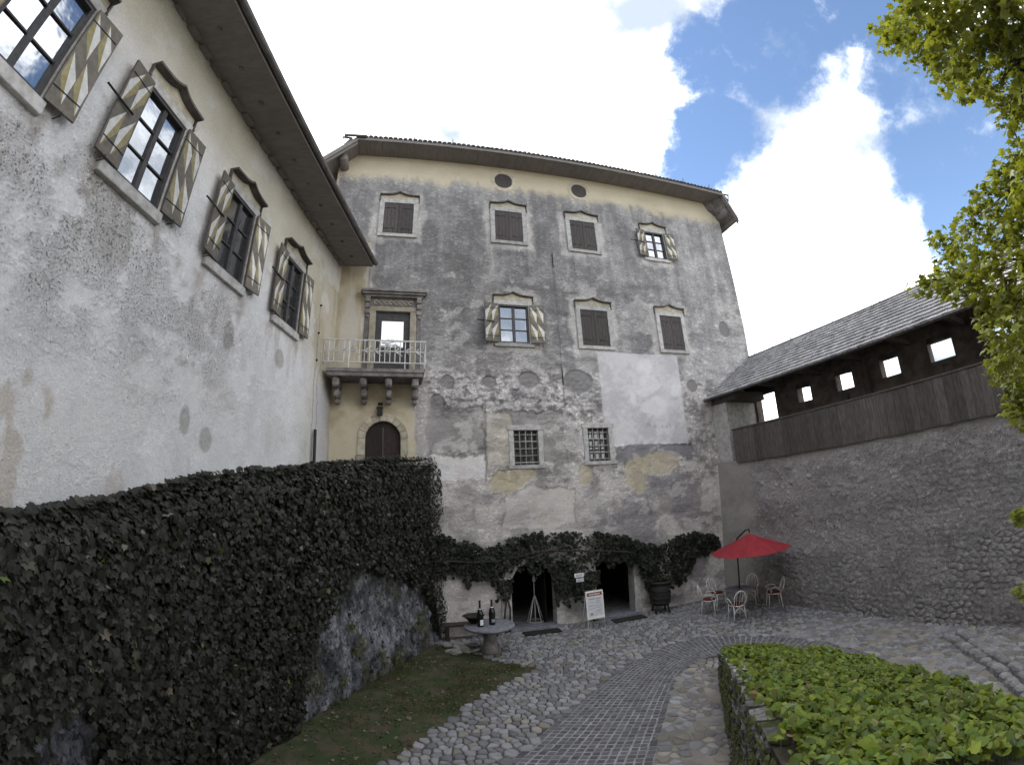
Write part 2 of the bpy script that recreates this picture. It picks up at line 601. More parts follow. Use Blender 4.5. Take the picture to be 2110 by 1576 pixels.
IVY = [(0, 0), (.22, -.06), (.46, .12), (.36, .34), (.44, .62), (.2, .62), (0, 1.0), (-.2, .62), (-.44, .62), (-.36, .34), (-.46, .12), (-.22, -.06)]
MAPLE = [(0, 0), (.42, .06), (.3, .3), (.52, .62), (.2, .6), (0, 1.0), (-.2, .6), (-.52, .62), (-.3, .3), (-.42, .06)]
HEART = [(0, .06), (.2, -.05), (.42, .1), (.46, .38), (.26, .72), (0, 1.0), (-.26, .72), (-.46, .38), (-.42, .1), (-.2, -.05)]


def voronoi_cells(P, near=14, lim=0.3):
    """clip a square round every point by the bisectors to its neighbours"""
    P = np.asarray(P, float)
    cells = []
    for i, p in enumerate(P):
        d = P - p
        d2 = np.sum(d * d, 1)
        idx = np.argpartition(d2, min(near, len(P) - 1))[:near + 1]
        poly = [(-lim, -lim), (lim, -lim), (lim, lim), (-lim, lim)]
        for j in idx:
            if j == i or d2[j] > (2 * lim) ** 2 * 2:
                continue
            nx_, ny_ = d[j]
            h = d2[j] / 2
            out = []
            for a in range(len(poly)):
                p1, p2 = poly[a], poly[(a + 1) % len(poly)]
                s1 = p1[0] * nx_ + p1[1] * ny_ - h
                s2 = p2[0] * nx_ + p2[1] * ny_ - h
                if s1 <= 0:
                    out.append(p1)
                if s1 * s2 < 0:
                    t = s1 / (s1 - s2)
                    out.append((p1[0] + t * (p2[0] - p1[0]), p1[1] + t * (p2[1] - p1[1])))
            poly = out
            if len(poly) < 3:
                break
        cells.append(np.array(poly))
    return cells


def stone_geo(poly, height, inset=0.1, rnd=True, seed=0):
    """a rounded stone from a plan polygon: rim low, shoulder, crown"""
    c = poly.mean(0)
    q = []
    n = len(poly)
    for i in range(n):                       # corner cutting
        a, b = poly[i], poly[(i + 1) % n]
        q += [a * 0.80 + b * 0.20, a * 0.20 + b * 0.80] if rnd else [a]
    q = np.array(q)
    q = c + (q - c) * (1 - inset) * (1 + 0.05 * np.random.RandomState(seed).randn(len(q), 1))
    k = len(q)
    tilt = np.random.RandomState(seed + 1).randn(2) * 0.06
    s1 = c + (q - c) * 0.90
    s2 = c + (q - c) * 0.62
    def z(a, h):
        return h + (a - c) @ tilt
    V = [(x, y, -0.03) for x, y in q] + [(x, y, zz) for (x, y), zz in zip(s1, z(s1, height * 0.72))]
    V += [(x, y, zz) for (x, y), zz in zip(s2, z(s2, height))] + [(c[0], c[1], height)]
    F = []
    for i in range(k):
        j = (i + 1) % k
        F += [(i, j, k + j, k + i), (k + i, k + j, 2 * k + j, 2 * k + i), (2 * k + i, 2 * k + j, 3 * k)]
    return V, F


def pieces(name, items, mat, parent, n_single, key, cols, smooth=True):
    """items: (verts, faces) in parent space; the n_single nearest become objects, the rest one stuff part"""
    order = sorted(range(len(items)), key=key)
    for i in order[:n_single]:
        V, F = items[i]
        me = bpy.data.meshes.new(name)
        c = np.mean(np.array(V), 0)
        me.from_pydata([tuple(np.array(p) - c) for p in V], [], F)
        me.materials.append(MAT[mat])
        me.polygons.foreach_set('use_smooth', [smooth] * len(F))
        set_col(me, np.tile(cols[i], (len(V), 1)))
        link(name, me, parent, c)
    VV, FF, CC = [], [], []
    for i in order[n_single:]:
        V, F = items[i]
        b = len(VV)
        VV += V
        FF += [tuple(a + b for a in f) for f in F]
        CC += [cols[i]] * len(V)
    if VV:
        me = bpy.data.meshes.new(name)
        me.from_pydata(VV, [], FF)
        me.materials.append(MAT[mat])
        me.polygons.foreach_set('use_smooth', [smooth] * len(FF))
        set_col(me, np.array(CC))
        tag(link(name + '_field', me, parent), kind='stuff')


def in_poly(x, y, poly):
    c = np.zeros(np.shape(x), bool)
    n = len(poly)
    for i in range(n):
        x1, y1 = poly[i]
        x2, y2 = poly[(i + 1) % n]
        if y1 == y2:
            continue
        t = ((y1 > y) != (y2 > y)) & (x < (x2 - x1) * (y - y1) / (y2 - y1) + x1)
        c ^= t
    return c


def catmull(pts, n):
    P = np.array(pts, float)
    P = np.vstack([2 * P[0] - P[1], P, 2 * P[-1] - P[-2]])
    t = np.linspace(0, len(pts) - 1, 40 * len(pts))
    i = np.minimum(t.astype(int), len(pts) - 2)
    f = (t - i)[:, None]
    p0, p1, p2, p3 = P[i], P[i + 1], P[i + 2], P[i + 3]
    Q = 0.5 * (2 * p1 + (p2 - p0) * f + (2 * p0 - 5 * p1 + 4 * p2 - p3) * f ** 2 + (3 * p1 - p0 - 3 * p2 + p3) * f ** 3)
    s = np.concatenate([[0], np.cumsum(np.linalg.norm(np.diff(Q, axis=0), axis=1))])
    u = np.linspace(0, s[-1], n)
    return np.stack([np.interp(u, s, Q[:, k]) for k in range(P.shape[1])], 1)

# ------------------------------------------------------------------ frames of the three walls round the yard
OX, OY = -5.479, 12.636
AF, AL, AR = R(14.38), R(91.14), R(-69.77)
def fpt(u, n, z):
    """facade frame (u along, n out of the wall, z up) to world"""
    return Vector((OX + u * math.cos(AF) + n * math.sin(AF), OY + u * math.sin(AF) - n * math.cos(AF), z))

# ================================================================== MAIN BUILDING
castle = thing('castle_building', (OX, OY, 0), AF, 'tall grey plastered castle block with balcony, shuttered windows and wine cellar doors', 'building')

W_UP = [(1.78, 13.61, 1.04, 1.30, 'closed'), (5.79, 13.66, 1.04, 1.30, 'closed'), (8.74, 13.63, 1.04, 1.30, 'closed'), (11.96, 13.64, 0.90, 1.24, 'open')]
W_MID = [(5.81, 9.75, 1.04, 1.38, 'open'), (8.79, 9.78, 1.06, 1.36, 'closed'), (12.05, 9.80, 0.98, 1.38, 'closed')]
W_LOW = [(6.03, 5.60, 0.80, 1.10), (8.54, 5.65, 0.76, 1.10)]
OCULI = [(5.66, 15.80, 0.36), (8.80, 15.82, 0.34)]
DOOR_B = (1.80, 1.10, 7.93, 9.99)          # centre, width, z0, z1
DOOR_A = (1.60, 1.06, 4.40, 6.42)
D1 = (6.05, 1.40, 0.02, 2.05)
D2 = (8.80, 1.36, 0.02, 1.85)
holes = []
for x, z, w_, h_, k in W_UP + W_MID:
    holes.append((x - w_ / 2 - .05, x + w_ / 2 + .05, z - h_ / 2 - .05, z + h_ / 2 + .05))
for x, z, w_, h_ in W_LOW:
    holes.append((x - w_ / 2 - .05, x + w_ / 2 + .05, z - h_ / 2 - .05, z + h_ / 2 + .05))
for x, z, r_ in OCULI:
    holes.append((x - r_ * .95, x + r_ * .95, z - r_ * .95, z + r_ * .95))
holes.append((DOOR_B[0] - DOOR_B[1] / 2 - .05, DOOR_B[0] + DOOR_B[1] / 2 + .05, DOOR_B[2], DOOR_B[3] + .05))
holes.append((DOOR_A[0] - DOOR_A[1] / 2, DOOR_A[0] + DOOR_A[1] / 2, DOOR_A[2], DOOR_A[3]))
holes.append((D1[0] - D1[1] / 2, D1[0] + D1[1] / 2, -.1, D1[3]))
holes.append((D2[0] - D2[1] / 2, D2[0] + D2[1] / 2, -.1, D2[3]))


def ell(X, Z, cx, cz, rx, rz, soft=0.25):
    d = np.sqrt(((X - cx) / rx) ** 2 + ((Z - cz) / rz) ** 2)
    return 1 - sstep(1 - soft, 1 + soft, d)


def rect(X, Z, a, b, c, d, soft=0.06):
    e = np.minimum(np.minimum(X - a, b - X), np.minimum(Z - c, d - Z))
    return sstep(-soft, soft, e)


def rubble(X, Z, size, seed):
    """relief of rough stones under plaster: 0 in joints, 1 on stones (jittered cells)"""
    sx = X / size + 0.5 * fbm(X * 2, Z * 2, 3, seed)
    sz = Z / (size * 0.72) + 0.5 * fbm(X * 2 + 9, Z * 2, 3, seed + 1)
    xi, zi = np.floor(sx).astype(np.int64), np.floor(sz).astype(np.int64)
    f1 = np.full(X.shape, 9.0)
    f2 = np.full(X.shape, 9.0)
    for dx in (-1, 0, 1):
        for dz in (-1, 0, 1):
            cx, cz = xi + dx, zi + dz
            def h(s):
                n = (cx * 374761393 + cz * 668265263 + (seed + s) * 974634777) & 0x7fffffff
                n = ((n ^ (n >> 13)) * 1274126177) & 0x7fffffff
                return ((n ^ (n >> 16)) & 0xffff) / 65535.0
            d = np.hypot(cx + 0.15 + 0.7 * h(1) - sx, cz + 0.15 + 0.7 * h(2) - sz)
            f2 = np.where(d < f1, f1, np.minimum(f2, d))
            f1 = np.minimum(f1, d)
    return sstep(0.03, 0.4, f2 - f1)


def facade_fn(X, Z):
    wx = X + 0.42 * (fbm(X * 1.3, Z * 1.3, 5, 5) - 0.5) + 0.14 * (fbm(X * 7, Z * 7, 3, 6) - .5)
    wz = Z + 0.42 * (fbm(X * 1.3 + 40, Z * 1.3, 5, 7) - 0.5) + 0.14 * (fbm(X * 7 + 9, Z * 7, 3, 8) - .5)
    big = fbm(X * 0.45, Z * 0.45, 4, 1)
    mid = fbm(X * 1.7, Z * 1.7, 5, 2)
    fin = fbm(X * 7, Z * 9, 4, 3)
    streak = fbm(X * 3.2, Z * 0.35, 4, 4)
    rough = np.ones_like(X) * 0.9
    # dark weathered grey render, lighter where it has washed or spalled off
    c = lerp((0.205, 0.201, 0.201), (0.34, 0.332, 0.328), sstep(0.36, 0.64, 0.35 * big + 0.35 * mid + 0.30 * streak))
    spall = sstep(0.54, 0.66, fin * 0.55 + mid * 0.45)
    c = lerp(c, (0.42, 0.405, 0.40), spall * 0.35)
    dk = sstep(0.50, 0.70, fbm(X * 3.0 + 5, Z * 4.2, 5, 9))
    c = lerp(c, (0.14, 0.136, 0.142), dk * 0.3)
    # higher, darker centre; paler towards the right-hand edge
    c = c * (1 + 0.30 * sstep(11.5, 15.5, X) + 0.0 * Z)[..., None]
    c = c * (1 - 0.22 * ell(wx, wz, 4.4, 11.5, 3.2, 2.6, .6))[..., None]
    # paler broken lower half with exposed rubble
    low = sstep(9.0, 7.6, wz + 0.8 * (mid - .5)) * sstep(2.6, 3.0, wx)
    c = lerp(c, lerp((0.25, 0.235, 0.23), (0.52, 0.495, 0.475), sstep(.40, .58, .5 * fin + .5 * mid)), low * 0.85)
    band = sstep(6.5, 6.9, wz) * sstep(8.3, 7.7, wz) * sstep(2.9, 3.2, wx) * sstep(8.9, 8.3, wx)
    c = lerp(c, lerp((0.24, 0.23, 0.235), (0.56, 0.54, 0.53), sstep(.4, .56, fin)), band * 0.8)
    rough = rough + 0.9 * band
    plain = sstep(4.7, 4.3, wz) * sstep(3.0, 3.3, X)
    pl_c = lerp((0.30, 0.285, 0.275), (0.47, 0.44, 0.42), sstep(.38, .6, mid))
    c = lerp(c, pl_c, plain * 0.85)
    c = lerp(c, (0.20, 0.19, 0.20), plain * 0.75 * sstep(.47, .6, fbm(X * 1.1 + 3, Z * 1.4, 5, 21)) * sstep(6.8, 9.5, X))
    rough = rough * (1 - 0.35 * plain)
    # smooth grey repairs
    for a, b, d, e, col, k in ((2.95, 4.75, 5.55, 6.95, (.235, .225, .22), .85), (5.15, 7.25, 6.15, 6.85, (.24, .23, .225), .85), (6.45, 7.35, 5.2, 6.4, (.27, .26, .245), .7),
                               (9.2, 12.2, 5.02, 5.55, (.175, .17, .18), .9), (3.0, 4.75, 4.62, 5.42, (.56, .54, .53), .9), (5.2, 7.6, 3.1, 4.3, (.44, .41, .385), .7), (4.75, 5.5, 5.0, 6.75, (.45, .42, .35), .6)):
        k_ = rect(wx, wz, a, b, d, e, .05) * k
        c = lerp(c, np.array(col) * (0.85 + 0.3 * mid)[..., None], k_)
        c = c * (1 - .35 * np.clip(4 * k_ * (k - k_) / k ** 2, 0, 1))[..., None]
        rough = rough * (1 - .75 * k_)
    # pale halos where plaster was renewed round the windows, and run-off below the sills
    for x, z, w_, h_, kind in W_UP + W_MID:
        k_ = rect(wx, wz, x - w_ / 2 - .38, x + w_ / 2 + .38, z - h_ / 2 - .30, z + h_ / 2 + .42, .10) * .75
        c = lerp(c, lerp((.33, .315, .30), (.50, .48, .455), sstep(.3, .6, mid)), k_ * 1.1)
        rough = rough * (1 - .5 * k_)
        k_ = np.maximum(rect(wx, wz, x - w_ / 2 - .35, x - w_ / 2 - .05, z - h_ / 2 - 1.7, z - h_ / 2 - .1, .14), rect(wx, wz, x + w_ / 2, x + w_ / 2 + .3, z - h_ / 2 - 1.3, z - h_ / 2 - .1, .14))
        c = lerp(c, (.46, .44, .43), k_ * .55 * sstep(.35, .6, streak))
    # dirt washed down from the eaves and dark horizontal weather bands
    c = c * (1 - .15 * sstep(.50, .64, fbm(X * 4.5, Z * .22 + 3, 4, 44)) * sstep(9.0, 12.5, Z) * sstep(15.3, 14.8, Z))[..., None]
    c = c * (1 - .22 * sstep(.52, .66, fbm(X * .8, Z * 3.6, 5, 45)) * sstep(2.9, 3.3, X) * sstep(12.6, 11.8, Z))[..., None]
    c = lerp(c, (.47, .45, .44), sstep(.56, .62, fbm(X * 1.5 + 20, Z * 2.1, 6, 46, .62)) * .55 * sstep(12.5, 11, Z) * sstep(2.9, 3.3, X))
    # round dark patches over old putlog holes
    for x, z, a, b in ((3.57, 7.68, .22, .23), (4.90, 7.71, .22, .21), (6.23, 7.81, .36, .28), (7.95, 7.78, .55, .42), (3.22, 7.02, .24, .26), (12.62, 7.72, .24, .24), (14.7, 10.15, .26, .34), (8.1, 9.0, .0001, .0001)):
        k_ = ell(X + .1 * (wx - X), Z + .1 * (wz - Z), x, z, a, b, .10)
        c = lerp(c, (.155, .15, .15), k_ * .88)
        rough = rough * (1 - .9 * k_)
    # painted pale panel with traces of an old fresco
    pnl = rect(X + .25 * (wx - X), Z + .2 * (wz - Z), 8.78, 12.12, 5.60, 8.92, .035)
    pnl = np.maximum(pnl, rect(X, Z, 8.95, 9.5, 5.45, 5.7, .03) * 0)
    pc = lerp((.40, .395, .405), (.50, .49, .495), sstep(.35, .62, .6 * mid + .4 * fin))
    c = lerp(c, pc, pnl * .92)
    rough = rough * (1 - .93 * pnl)
    for x, z, a, b in ((10.62, 8.35, .25, .33), (10.75, 7.75, .38, .25), (10.5, 7.5, .3, .15), (11.85, 7.55, .22, .25), (10.9, 7.0, .5, .35), (10.0, 7.3, .12, .28)):
        k_ = ell(wx, wz, x, z, a, b, .2)
        c = lerp(c, (.60, .59, .60), k_ * .55)
    k_ = rect(wx, wz, 10.1, 11.9, 6.18, 6.36, .04) * sstep(.45, .6, fbm(X * 9, Z * 5, 3, 33))
    c = lerp(c, (.29, .29, .31), k_ * .8)
    # ochre remnants
    for x, z, a, b in ((5.62, 4.66, .82, .30), (5.2, 4.45, .45, .22), (7.95, 4.72, .26, .36), (9.85, 4.62, .42, .55), (10.75, 4.92, .85, .34)):
        k_ = ell(wx, wz, x, z, a, b, .12)
        c = lerp(c, np.array((.37, .325, .225)) * (.75 + .5 * fin)[..., None], k_ * .72 * sstep(.25, .5, fin + .15))
        rough = rough * (1 - .7 * k_)
    # ochre limewash: under the eaves, and the left-hand bay beside the wing
    top = sstep(15.10, 15.65, wz + .5 * (streak - .5))
    c = lerp(c, lerp((.42, .37, .265), (.52, .47, .36), mid), top)
    rough = rough * (1 - .9 * top)
    bay = np.maximum(sstep(.92, .80, X + .06 * (wx - X)) * sstep(13.0, 12.2, wz), sstep(2.72, 2.55, wx) * sstep(7.75, 7.55, Z))
    bay = np.maximum(bay, rect(X, Z, -.7, .95, 7, 12.6, .05))
    bc = lerp((.33, .285, .195), (.44, .395, .295), sstep(.3, .65, mid))
    bc = lerp(bc, (.50, .47, .43), sstep(.52, .66, streak) * sstep(7.5, 9, Z) * .8)
    c = lerp(c, bc, bay * .95)
    rough = rough * (1 - .9 * bay)
    c = lerp(c, (.52, .50, .48), rect(wx, Z, .80, 1.0, 8.2, 12.3, .04) * .85)
    c = lerp(c, (.44, .42, .41), rect(wx, wz, 2.55, 2.95, 4.3, 7.6, .08) * .8)
    c = lerp(c, (.52, .46, .37), rect(X, Z, -.6, -.48, 13, 16, .04) * .8)
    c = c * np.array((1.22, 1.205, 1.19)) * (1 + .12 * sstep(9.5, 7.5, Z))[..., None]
    # seams in the render and one long crack
    for x0_, z0_, x1_, z1_ in ((7.38, 12.6, 7.42, 6.8), (4.76, 7.0, 4.7, 4.6)):
        t = np.clip((z0_ - Z) / (z0_ - z1_), 0, 1)
        d = np.abs(X - (x0_ + (x1_ - x0_) * t) - .05 * (fbm(X * 0 + 3, Z * 3, 3, 50) - .5))
        c = lerp(c, (.12, .115, .12), sstep(.045, .012, d) * (Z < z0_) * (Z > z1_) * .6)
    disp = 0.030 * rough * (fbm(X * 5, Z * 6.5, 4, 12) - .5) + 0.022 * rough * (fbm(X * 13, Z * 18, 3, 13) - .5) - .012 * spall * rough * .5
    disp = disp + band * .022 * rubble(X, Z, .26, 3) + low * (1 - pnl) * .010 * rubble(X, Z, .3, 5) * np.clip(rough, 0, 1)
    disp = disp + .012 * pnl
    al = np.clip(rough, 0, 1.25)
    return disp, np.concatenate([np.clip(c, .02, .75), al[..., None]], -1)


holes_up = [h for h in holes]
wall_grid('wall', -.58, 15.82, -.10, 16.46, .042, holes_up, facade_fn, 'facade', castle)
# body of the building behind the facade
mb = MB()
mb.box(-.58, -.48, .01, 12.0, -.1, 15.2)
mb.box(15.72, 15.82, .01, 12.0, -.1, 15.2)
mb.box(-.58, 15.82, 12.0, 12.1, -.1, 15.2)
mb.box(-.48, 15.72, .9, 1.0, 2.3, 15.2, 1)        # inner face that closes the rooms behind the windows
mb.box(-.48, 15.72, .3, 6.0, 2.35, 2.45, 1)
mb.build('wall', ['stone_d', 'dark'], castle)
mb = MB()                                          # cellar rooms behind the two ground doors
for x, w_, *_ in (D1, D2):
    a, b = x - 1.3, x + 1.3
    mb.box(a - .05, a, .35, 4.0, -.05, 2.3)
    mb.box(b, b + .05, .35, 4.0, -.05, 2.3)
    mb.box(a, b, 4.0, 4.05, -.05, 2.3)
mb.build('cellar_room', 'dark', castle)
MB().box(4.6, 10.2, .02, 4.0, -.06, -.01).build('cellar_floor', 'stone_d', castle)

# roof: half-hipped, horizontal front eave with short raking ends
RX0, RX1, RZ, RF = .10, 15.62, 16.50, -.82
mb = MB()
prof = [(-1.12, 15.25), (RX0, RZ), (RX1, RZ), (16.25, 15.25 + .6)]
prof = [(-1.12, 15.32), (RX0, RZ + .02), (RX1, RZ + .02), (16.20, 15.24)]
bk = 13.0
vs = [(x, RF, z) for x, z in prof] + [(x, RF, z + .10) for x, z in prof] + [(-1.12, bk, 15.32), (16.20, bk, 15.24), (-1.12, bk, 15.42), (16.20, bk, 15.34), (7.6, 6.5, 22.6), (7.6, bk, 22.6)]
# underside handled by boards; top planes:
fs = [(5, 6, 12), (4, 5, 12, 13, 10), (6, 7, 11, 13, 12), (0, 1, 5, 4), (1, 2, 6, 5), (2, 3, 7, 6), (4, 10, 8, 0), (7, 3, 9, 11), (10, 13, 11, 9, 8)]
mb.add(vs, fs)
roof = mb.build('roof', 'tile', castle)
n_b = 52
for i in range(n_b):
    a = RX0 + (RX1 - RX0) * i / n_b
    b = RX0 + (RX1 - RX0) * (i + 1) / n_b - .006
    MB().box(a, b, RF + .02, .05, RZ - .035 + random.uniform(-.004, .004), RZ - .005).build('soffit_board', 'soffit', roof)
MB().box(RX0, RX1, RF - .03, RF + .0, RZ - .05, RZ + .09).build('fascia', 'soffit', roof)
tile_me = MB().add([(-.085, 0, 0), (.085, 0, 0), (.085, .4, .22), (-.085, .4, .22), (-.085, 0, .025), (-.04, -.035, .04), (.04, -.035, .04), (.085, 0, .025), (.085, .4, .245), (-.085, .4, .245)],
                   [(0, 1, 7, 6, 5, 4), (4, 5, 6, 7, 8, 9), (1, 2, 8, 7), (3, 0, 4, 9), (2, 3, 9, 8), (3, 2, 1, 0)]).mesh('roof_tile', 'tile')
for i in range(86):
    x = RX0 + .09 + (RX1 - RX0 - .18) * i / 85
    link('roof_tile', tile_me, roof, (x, RF - .07, RZ + .09 + random.uniform(-.008, .008)))
for i in range(11):
    x = .7 + 14.4 * i / 10
    MB().tube([(x, RF + .25, RZ + .2), (x, RF + .12, RZ + .42), (x, RF + .12, RZ + .52)], .018, 5).build('snow_guard', 'iron', roof)
# raking ends: verge boards, soffits, purlin ends, looped gutter brackets
for sx, (xa, za), (xb, zb), wallx in ((-1, (-1.12, 15.32), (RX0, RZ), -.58), (1, (16.20, 15.24), (RX1, RZ), 15.82)):
    mb = MB()
    for y0, y1, t0, t1 in ((RF - .04, RF + .02, -.10, .13), (RF + .02, RF + .08, -.22, -.06)):
        poly = [(xa, za + t0), (xb, zb + t0), (xb, zb + t1), (xa, za + t1)]
        if sx > 0:
            poly = poly[::-1]
        mb.prism(poly, y0, y1)
    mb.build('verge_board', 'soffit', roof)
    mb = MB()
    poly = [(xa, za - .03), (xb, zb - .03), (xb, zb), (xa, za)]
    mb.prism(poly if sx < 0 else poly[::-1], RF + .08, 11.9)
    mb.build('verge_soffit', 'soffit', roof)
    px = -.36 if sx < 0 else 15.86
    MB().tube([(px, -.62, 15.78), (px, .3, 15.78)], .20 if sx > 0 else .16, 10).build('purlin', 'soffit', roof)
    bx = xb - .30 if sx < 0 else xb + .12
    s_ = .36
    MB().tube([(bx - s_ * .2 * sx, RF, RZ + .02), (bx + s_ * .75 * sx, RF, RZ + .06), (bx + s_ * .45 * sx, RF, RZ - .30), (bx - s_ * .2 * sx, RF, RZ + .02)], .045, 6).build('gutter_bracket', 'gutter', roof)
MB().tube([(RX0 - .5, RF - .1, RZ + .07), (RX0 + .3, RF - .1, RZ + .08)], .05, 8).build('gutter_end', 'gutter', roof)


def ogee(w, peak, n=15):
    out = []
    for i in range(n):
        x = -w / 2 + w * i / (n - 1)
        t = abs(x) / (w / 2)
        out.append((x, peak * math.exp(-(t / .24) ** 1.15) - .015 * t))
    return out


def flame_shutter(w_, h_, mirror):
    """painted leaf, hinged at x = 0 and lying to +x; slanting white and ochre flames on brown"""
    mb = MB().box(0, w_, -.022, .018, -h_ / 2, h_ / 2, 0)
    cw, ch = w_ * .93 / 2, h_ * .93 / 2
    for i in range(2):
        for j in range(2):
            x0 = w_ * .035 + i * cw
            z0 = -h_ / 2 + h_ * .035 + j * ch
            q = [(.97, .99), (.02, .56), (.10, .02), (.98, .46)]
            if mirror:
                q = [(1 - a, b) for a, b in q]
            p = [(x0 + a * cw, -.0245, z0 + b * ch) for a, b in q]
            t1, t2 = (0, 1, 2), (0, 2, 3)
            if mirror:
                t1, t2 = t1[::-1], t2[::-1]
            mb.add([p[k] for k in t1], [(0, 1, 2)], 1)
            mb.add([p[k] for k in t2], [(0, 1, 2)], 2)
    for z in (-h_ * .36, h_ * .36):
        mb.box(.0, w_ * .95, -.032, -.0265, z - .008, z + .008, 3)
    return mb


def plank_shutter(w_, h_):
    mb = MB()
    n = 4
    for i in range(n):
        mb.box(w_ * i / n + .003, w_ * (i + 1) / n - .003, -.02 - random.uniform(0, .004), .01, -h_ / 2, h_ / 2, 0)
    for z in (-h_ * .34, h_ * .34):
        mb.tube([(.01, -.03, z), (w_ * .55, -.03, z), (w_ * .72, -.03, z + .04)], .009, 4, 1)
        mb.tube([(w_ * .55, -.03, z), (w_ * .78, -.03, z - .03)], .007, 4, 1)
    return mb


def castle_window(parent, x, z, w_, h_, kind, wide_sill=False, glass='glass', jamb=.17):
    J = jamb
    mb = MB()
    mb.box(-w_ / 2 - J, -w_ / 2, -.055, .30, -h_ / 2, h_ / 2)
    mb.box(w_ / 2, w_ / 2 + J, -.055, .30, -h_ / 2, h_ / 2)
    mb.box(-w_ / 2 - J, w_ / 2 + J, -.055, .30, h_ / 2, h_ / 2 + .17)
    og = ogee(w_ + 2 * J - .02, .13)
    ty = [(-w_ / 2 - J + .02, h_ / 2 + .172), (w_ / 2 + J - .02, h_ / 2 + .172)] + [(a, h_ / 2 + .33 + b) for a, b in og[::-1]]
    mb.prism(ty, -.045, .05, 1)
    win = mb.build('window', ['stone', 'stone_y'], parent, (x, 0, z), bevel=.008)
    og = ogee(w_ + 2 * J + .06, .13)
    hp = .20 if wide_sill else .13
    mb = MB()
    mb.prism([(a, h_ / 2 + .325 + b) for a, b in og] + [(a, h_ / 2 + .37 + b) for a, b in og[::-1]], -hp, .0)
    for sx in (-1, 1):
        e = sx * (w_ / 2 + J + .015)
        mb.box(e - .012, e + .012, -.075, 0, h_ / 2 + .10, h_ / 2 + .32)
        mb.lathe([(.015, -.03), (.032, 0), (.015, .03)], 8, (e, -.06, h_ / 2 + .09))
    mb.build('hood', 'hood', win)
    if wide_sill:
        MB().box(-w_ / 2 - .30, w_ / 2 + .10, -.09, .30, -h_ / 2 - .20, -h_ / 2 - .01).build('sill', 'stone', win, bevel=.01)
    else:
        MB().box(-w_ / 2 - J, w_ / 2 + J, -.065, .30, -h_ / 2 - .13, -h_ / 2 - .003).build('sill', 'stone', win, bevel=.008)
    if kind == 'open':
        fb = .055
        mb = MB()
        for a, b, c_, d in ((-w_ / 2, -w_ / 2 + fb, -h_ / 2, h_ / 2), (w_ / 2 - fb, w_ / 2, -h_ / 2, h_ / 2), (-w_ / 2 + fb, w_ / 2 - fb, h_ / 2 - fb, h_ / 2), (-w_ / 2 + fb, w_ / 2 - fb, -h_ / 2, -h_ / 2 + fb)):
            mb.box(a, b, -.03, .08, c_, d)
        mb.box(-.045, .045, .0, .075, -h_ / 2 + fb, h_ / 2 - fb)
        gh = (h_ - 2 * fb)
        for k in (1, 2):
            zz = -h_ / 2 + fb + gh * k / 3
            for sx in (-1, 1):
                a, b = (-w_ / 2 + fb, -.045) if sx < 0 else (.045, w_ / 2 - fb)
                mb.box(a, b, .015, .07, zz - .014, zz + .014)
        mb.build('sash', 'frame', win)
        for k in range(3):
            for sx in (-1, 1):
                a, b = (-w_ / 2 + fb, -.045) if sx < 0 else (.045, w_ / 2 - fb)
                za, zb = -h_ / 2 + fb + gh * k / 3 + .015, -h_ / 2 + fb + gh * (k + 1) / 3 - .015
                t1, t2 = random.uniform(-.004, .004), random.uniform(-.004, .004)
                MB().add([(a, .045 + t1, za), (b, .045 - t1, za), (b, .045 - t1 + t2, zb), (a, .045 + t1 + t2, zb), (a, .055, za), (b, .055, za), (b, .055, zb), (a, .055, zb)],
                         [(0, 1, 2, 3), (7, 6, 5, 4), (0, 4, 5, 1), (1, 5, 6, 2), (2, 6, 7, 3), (3, 7, 4, 0)]).build('pane', glass, win)
        lw = w_ * .48
        ang = R(random.uniform(3, 9))
        o = flame_shutter(lw, h_ * 1.0, True)
        o.v = [(-a, b, c_) for a, b, c_ in o.v]
        o.f = [f[::-1] for f in o.f]
        o.build('shutter', ['pb', 'pw', 'py', 'iron'], win, (-w_ / 2 - .02, -.095, 0), (0, 0, ang))
        flame_shutter(lw, h_ * 1.0, True).build('shutter', ['pb', 'pw', 'py', 'iron'], win, (w_ / 2 + .02, -.095, 0), (0, 0, -ang))
        MB().tube([(-w_ / 2 - .18, -.17, -.0), (-w_ / 2 - .78, -.17, .04)], .018, 5).build('shutter_bar', 'iron', win)
        for sx in (-1, 1):
            MB().tube([(sx * (w_ / 2 + .3), .0, -h_ / 2 - .05), (sx * (w_ / 2 + .3), -.14, -h_ / 2 - .05), (sx * (w_ / 2 + .3), -.14, -h_ / 2 + .02)], .01, 4).build('shutter_hook', 'iron', win)
    else:
        lw = w_ / 2 - .006
        plank_shutter(lw, h_ - .02).build('shutter', ['dwood', 'hood'], win, (-w_ / 2 + .003, -.005, 0))
        o = plank_shutter(lw, h_ - .02)
        o.v = [(-a, b, c_) for a, b, c_ in o.v]
        o.f = [f[::-1] for f in o.f]
        o.build('shutter', ['dwood', 'hood'], win, (w_ / 2 - .003, -.005, 0))
    return win


for x, z, w_, h_, k in W_UP + W_MID:
    castle_window(castle, x, z, w_, h_, k)

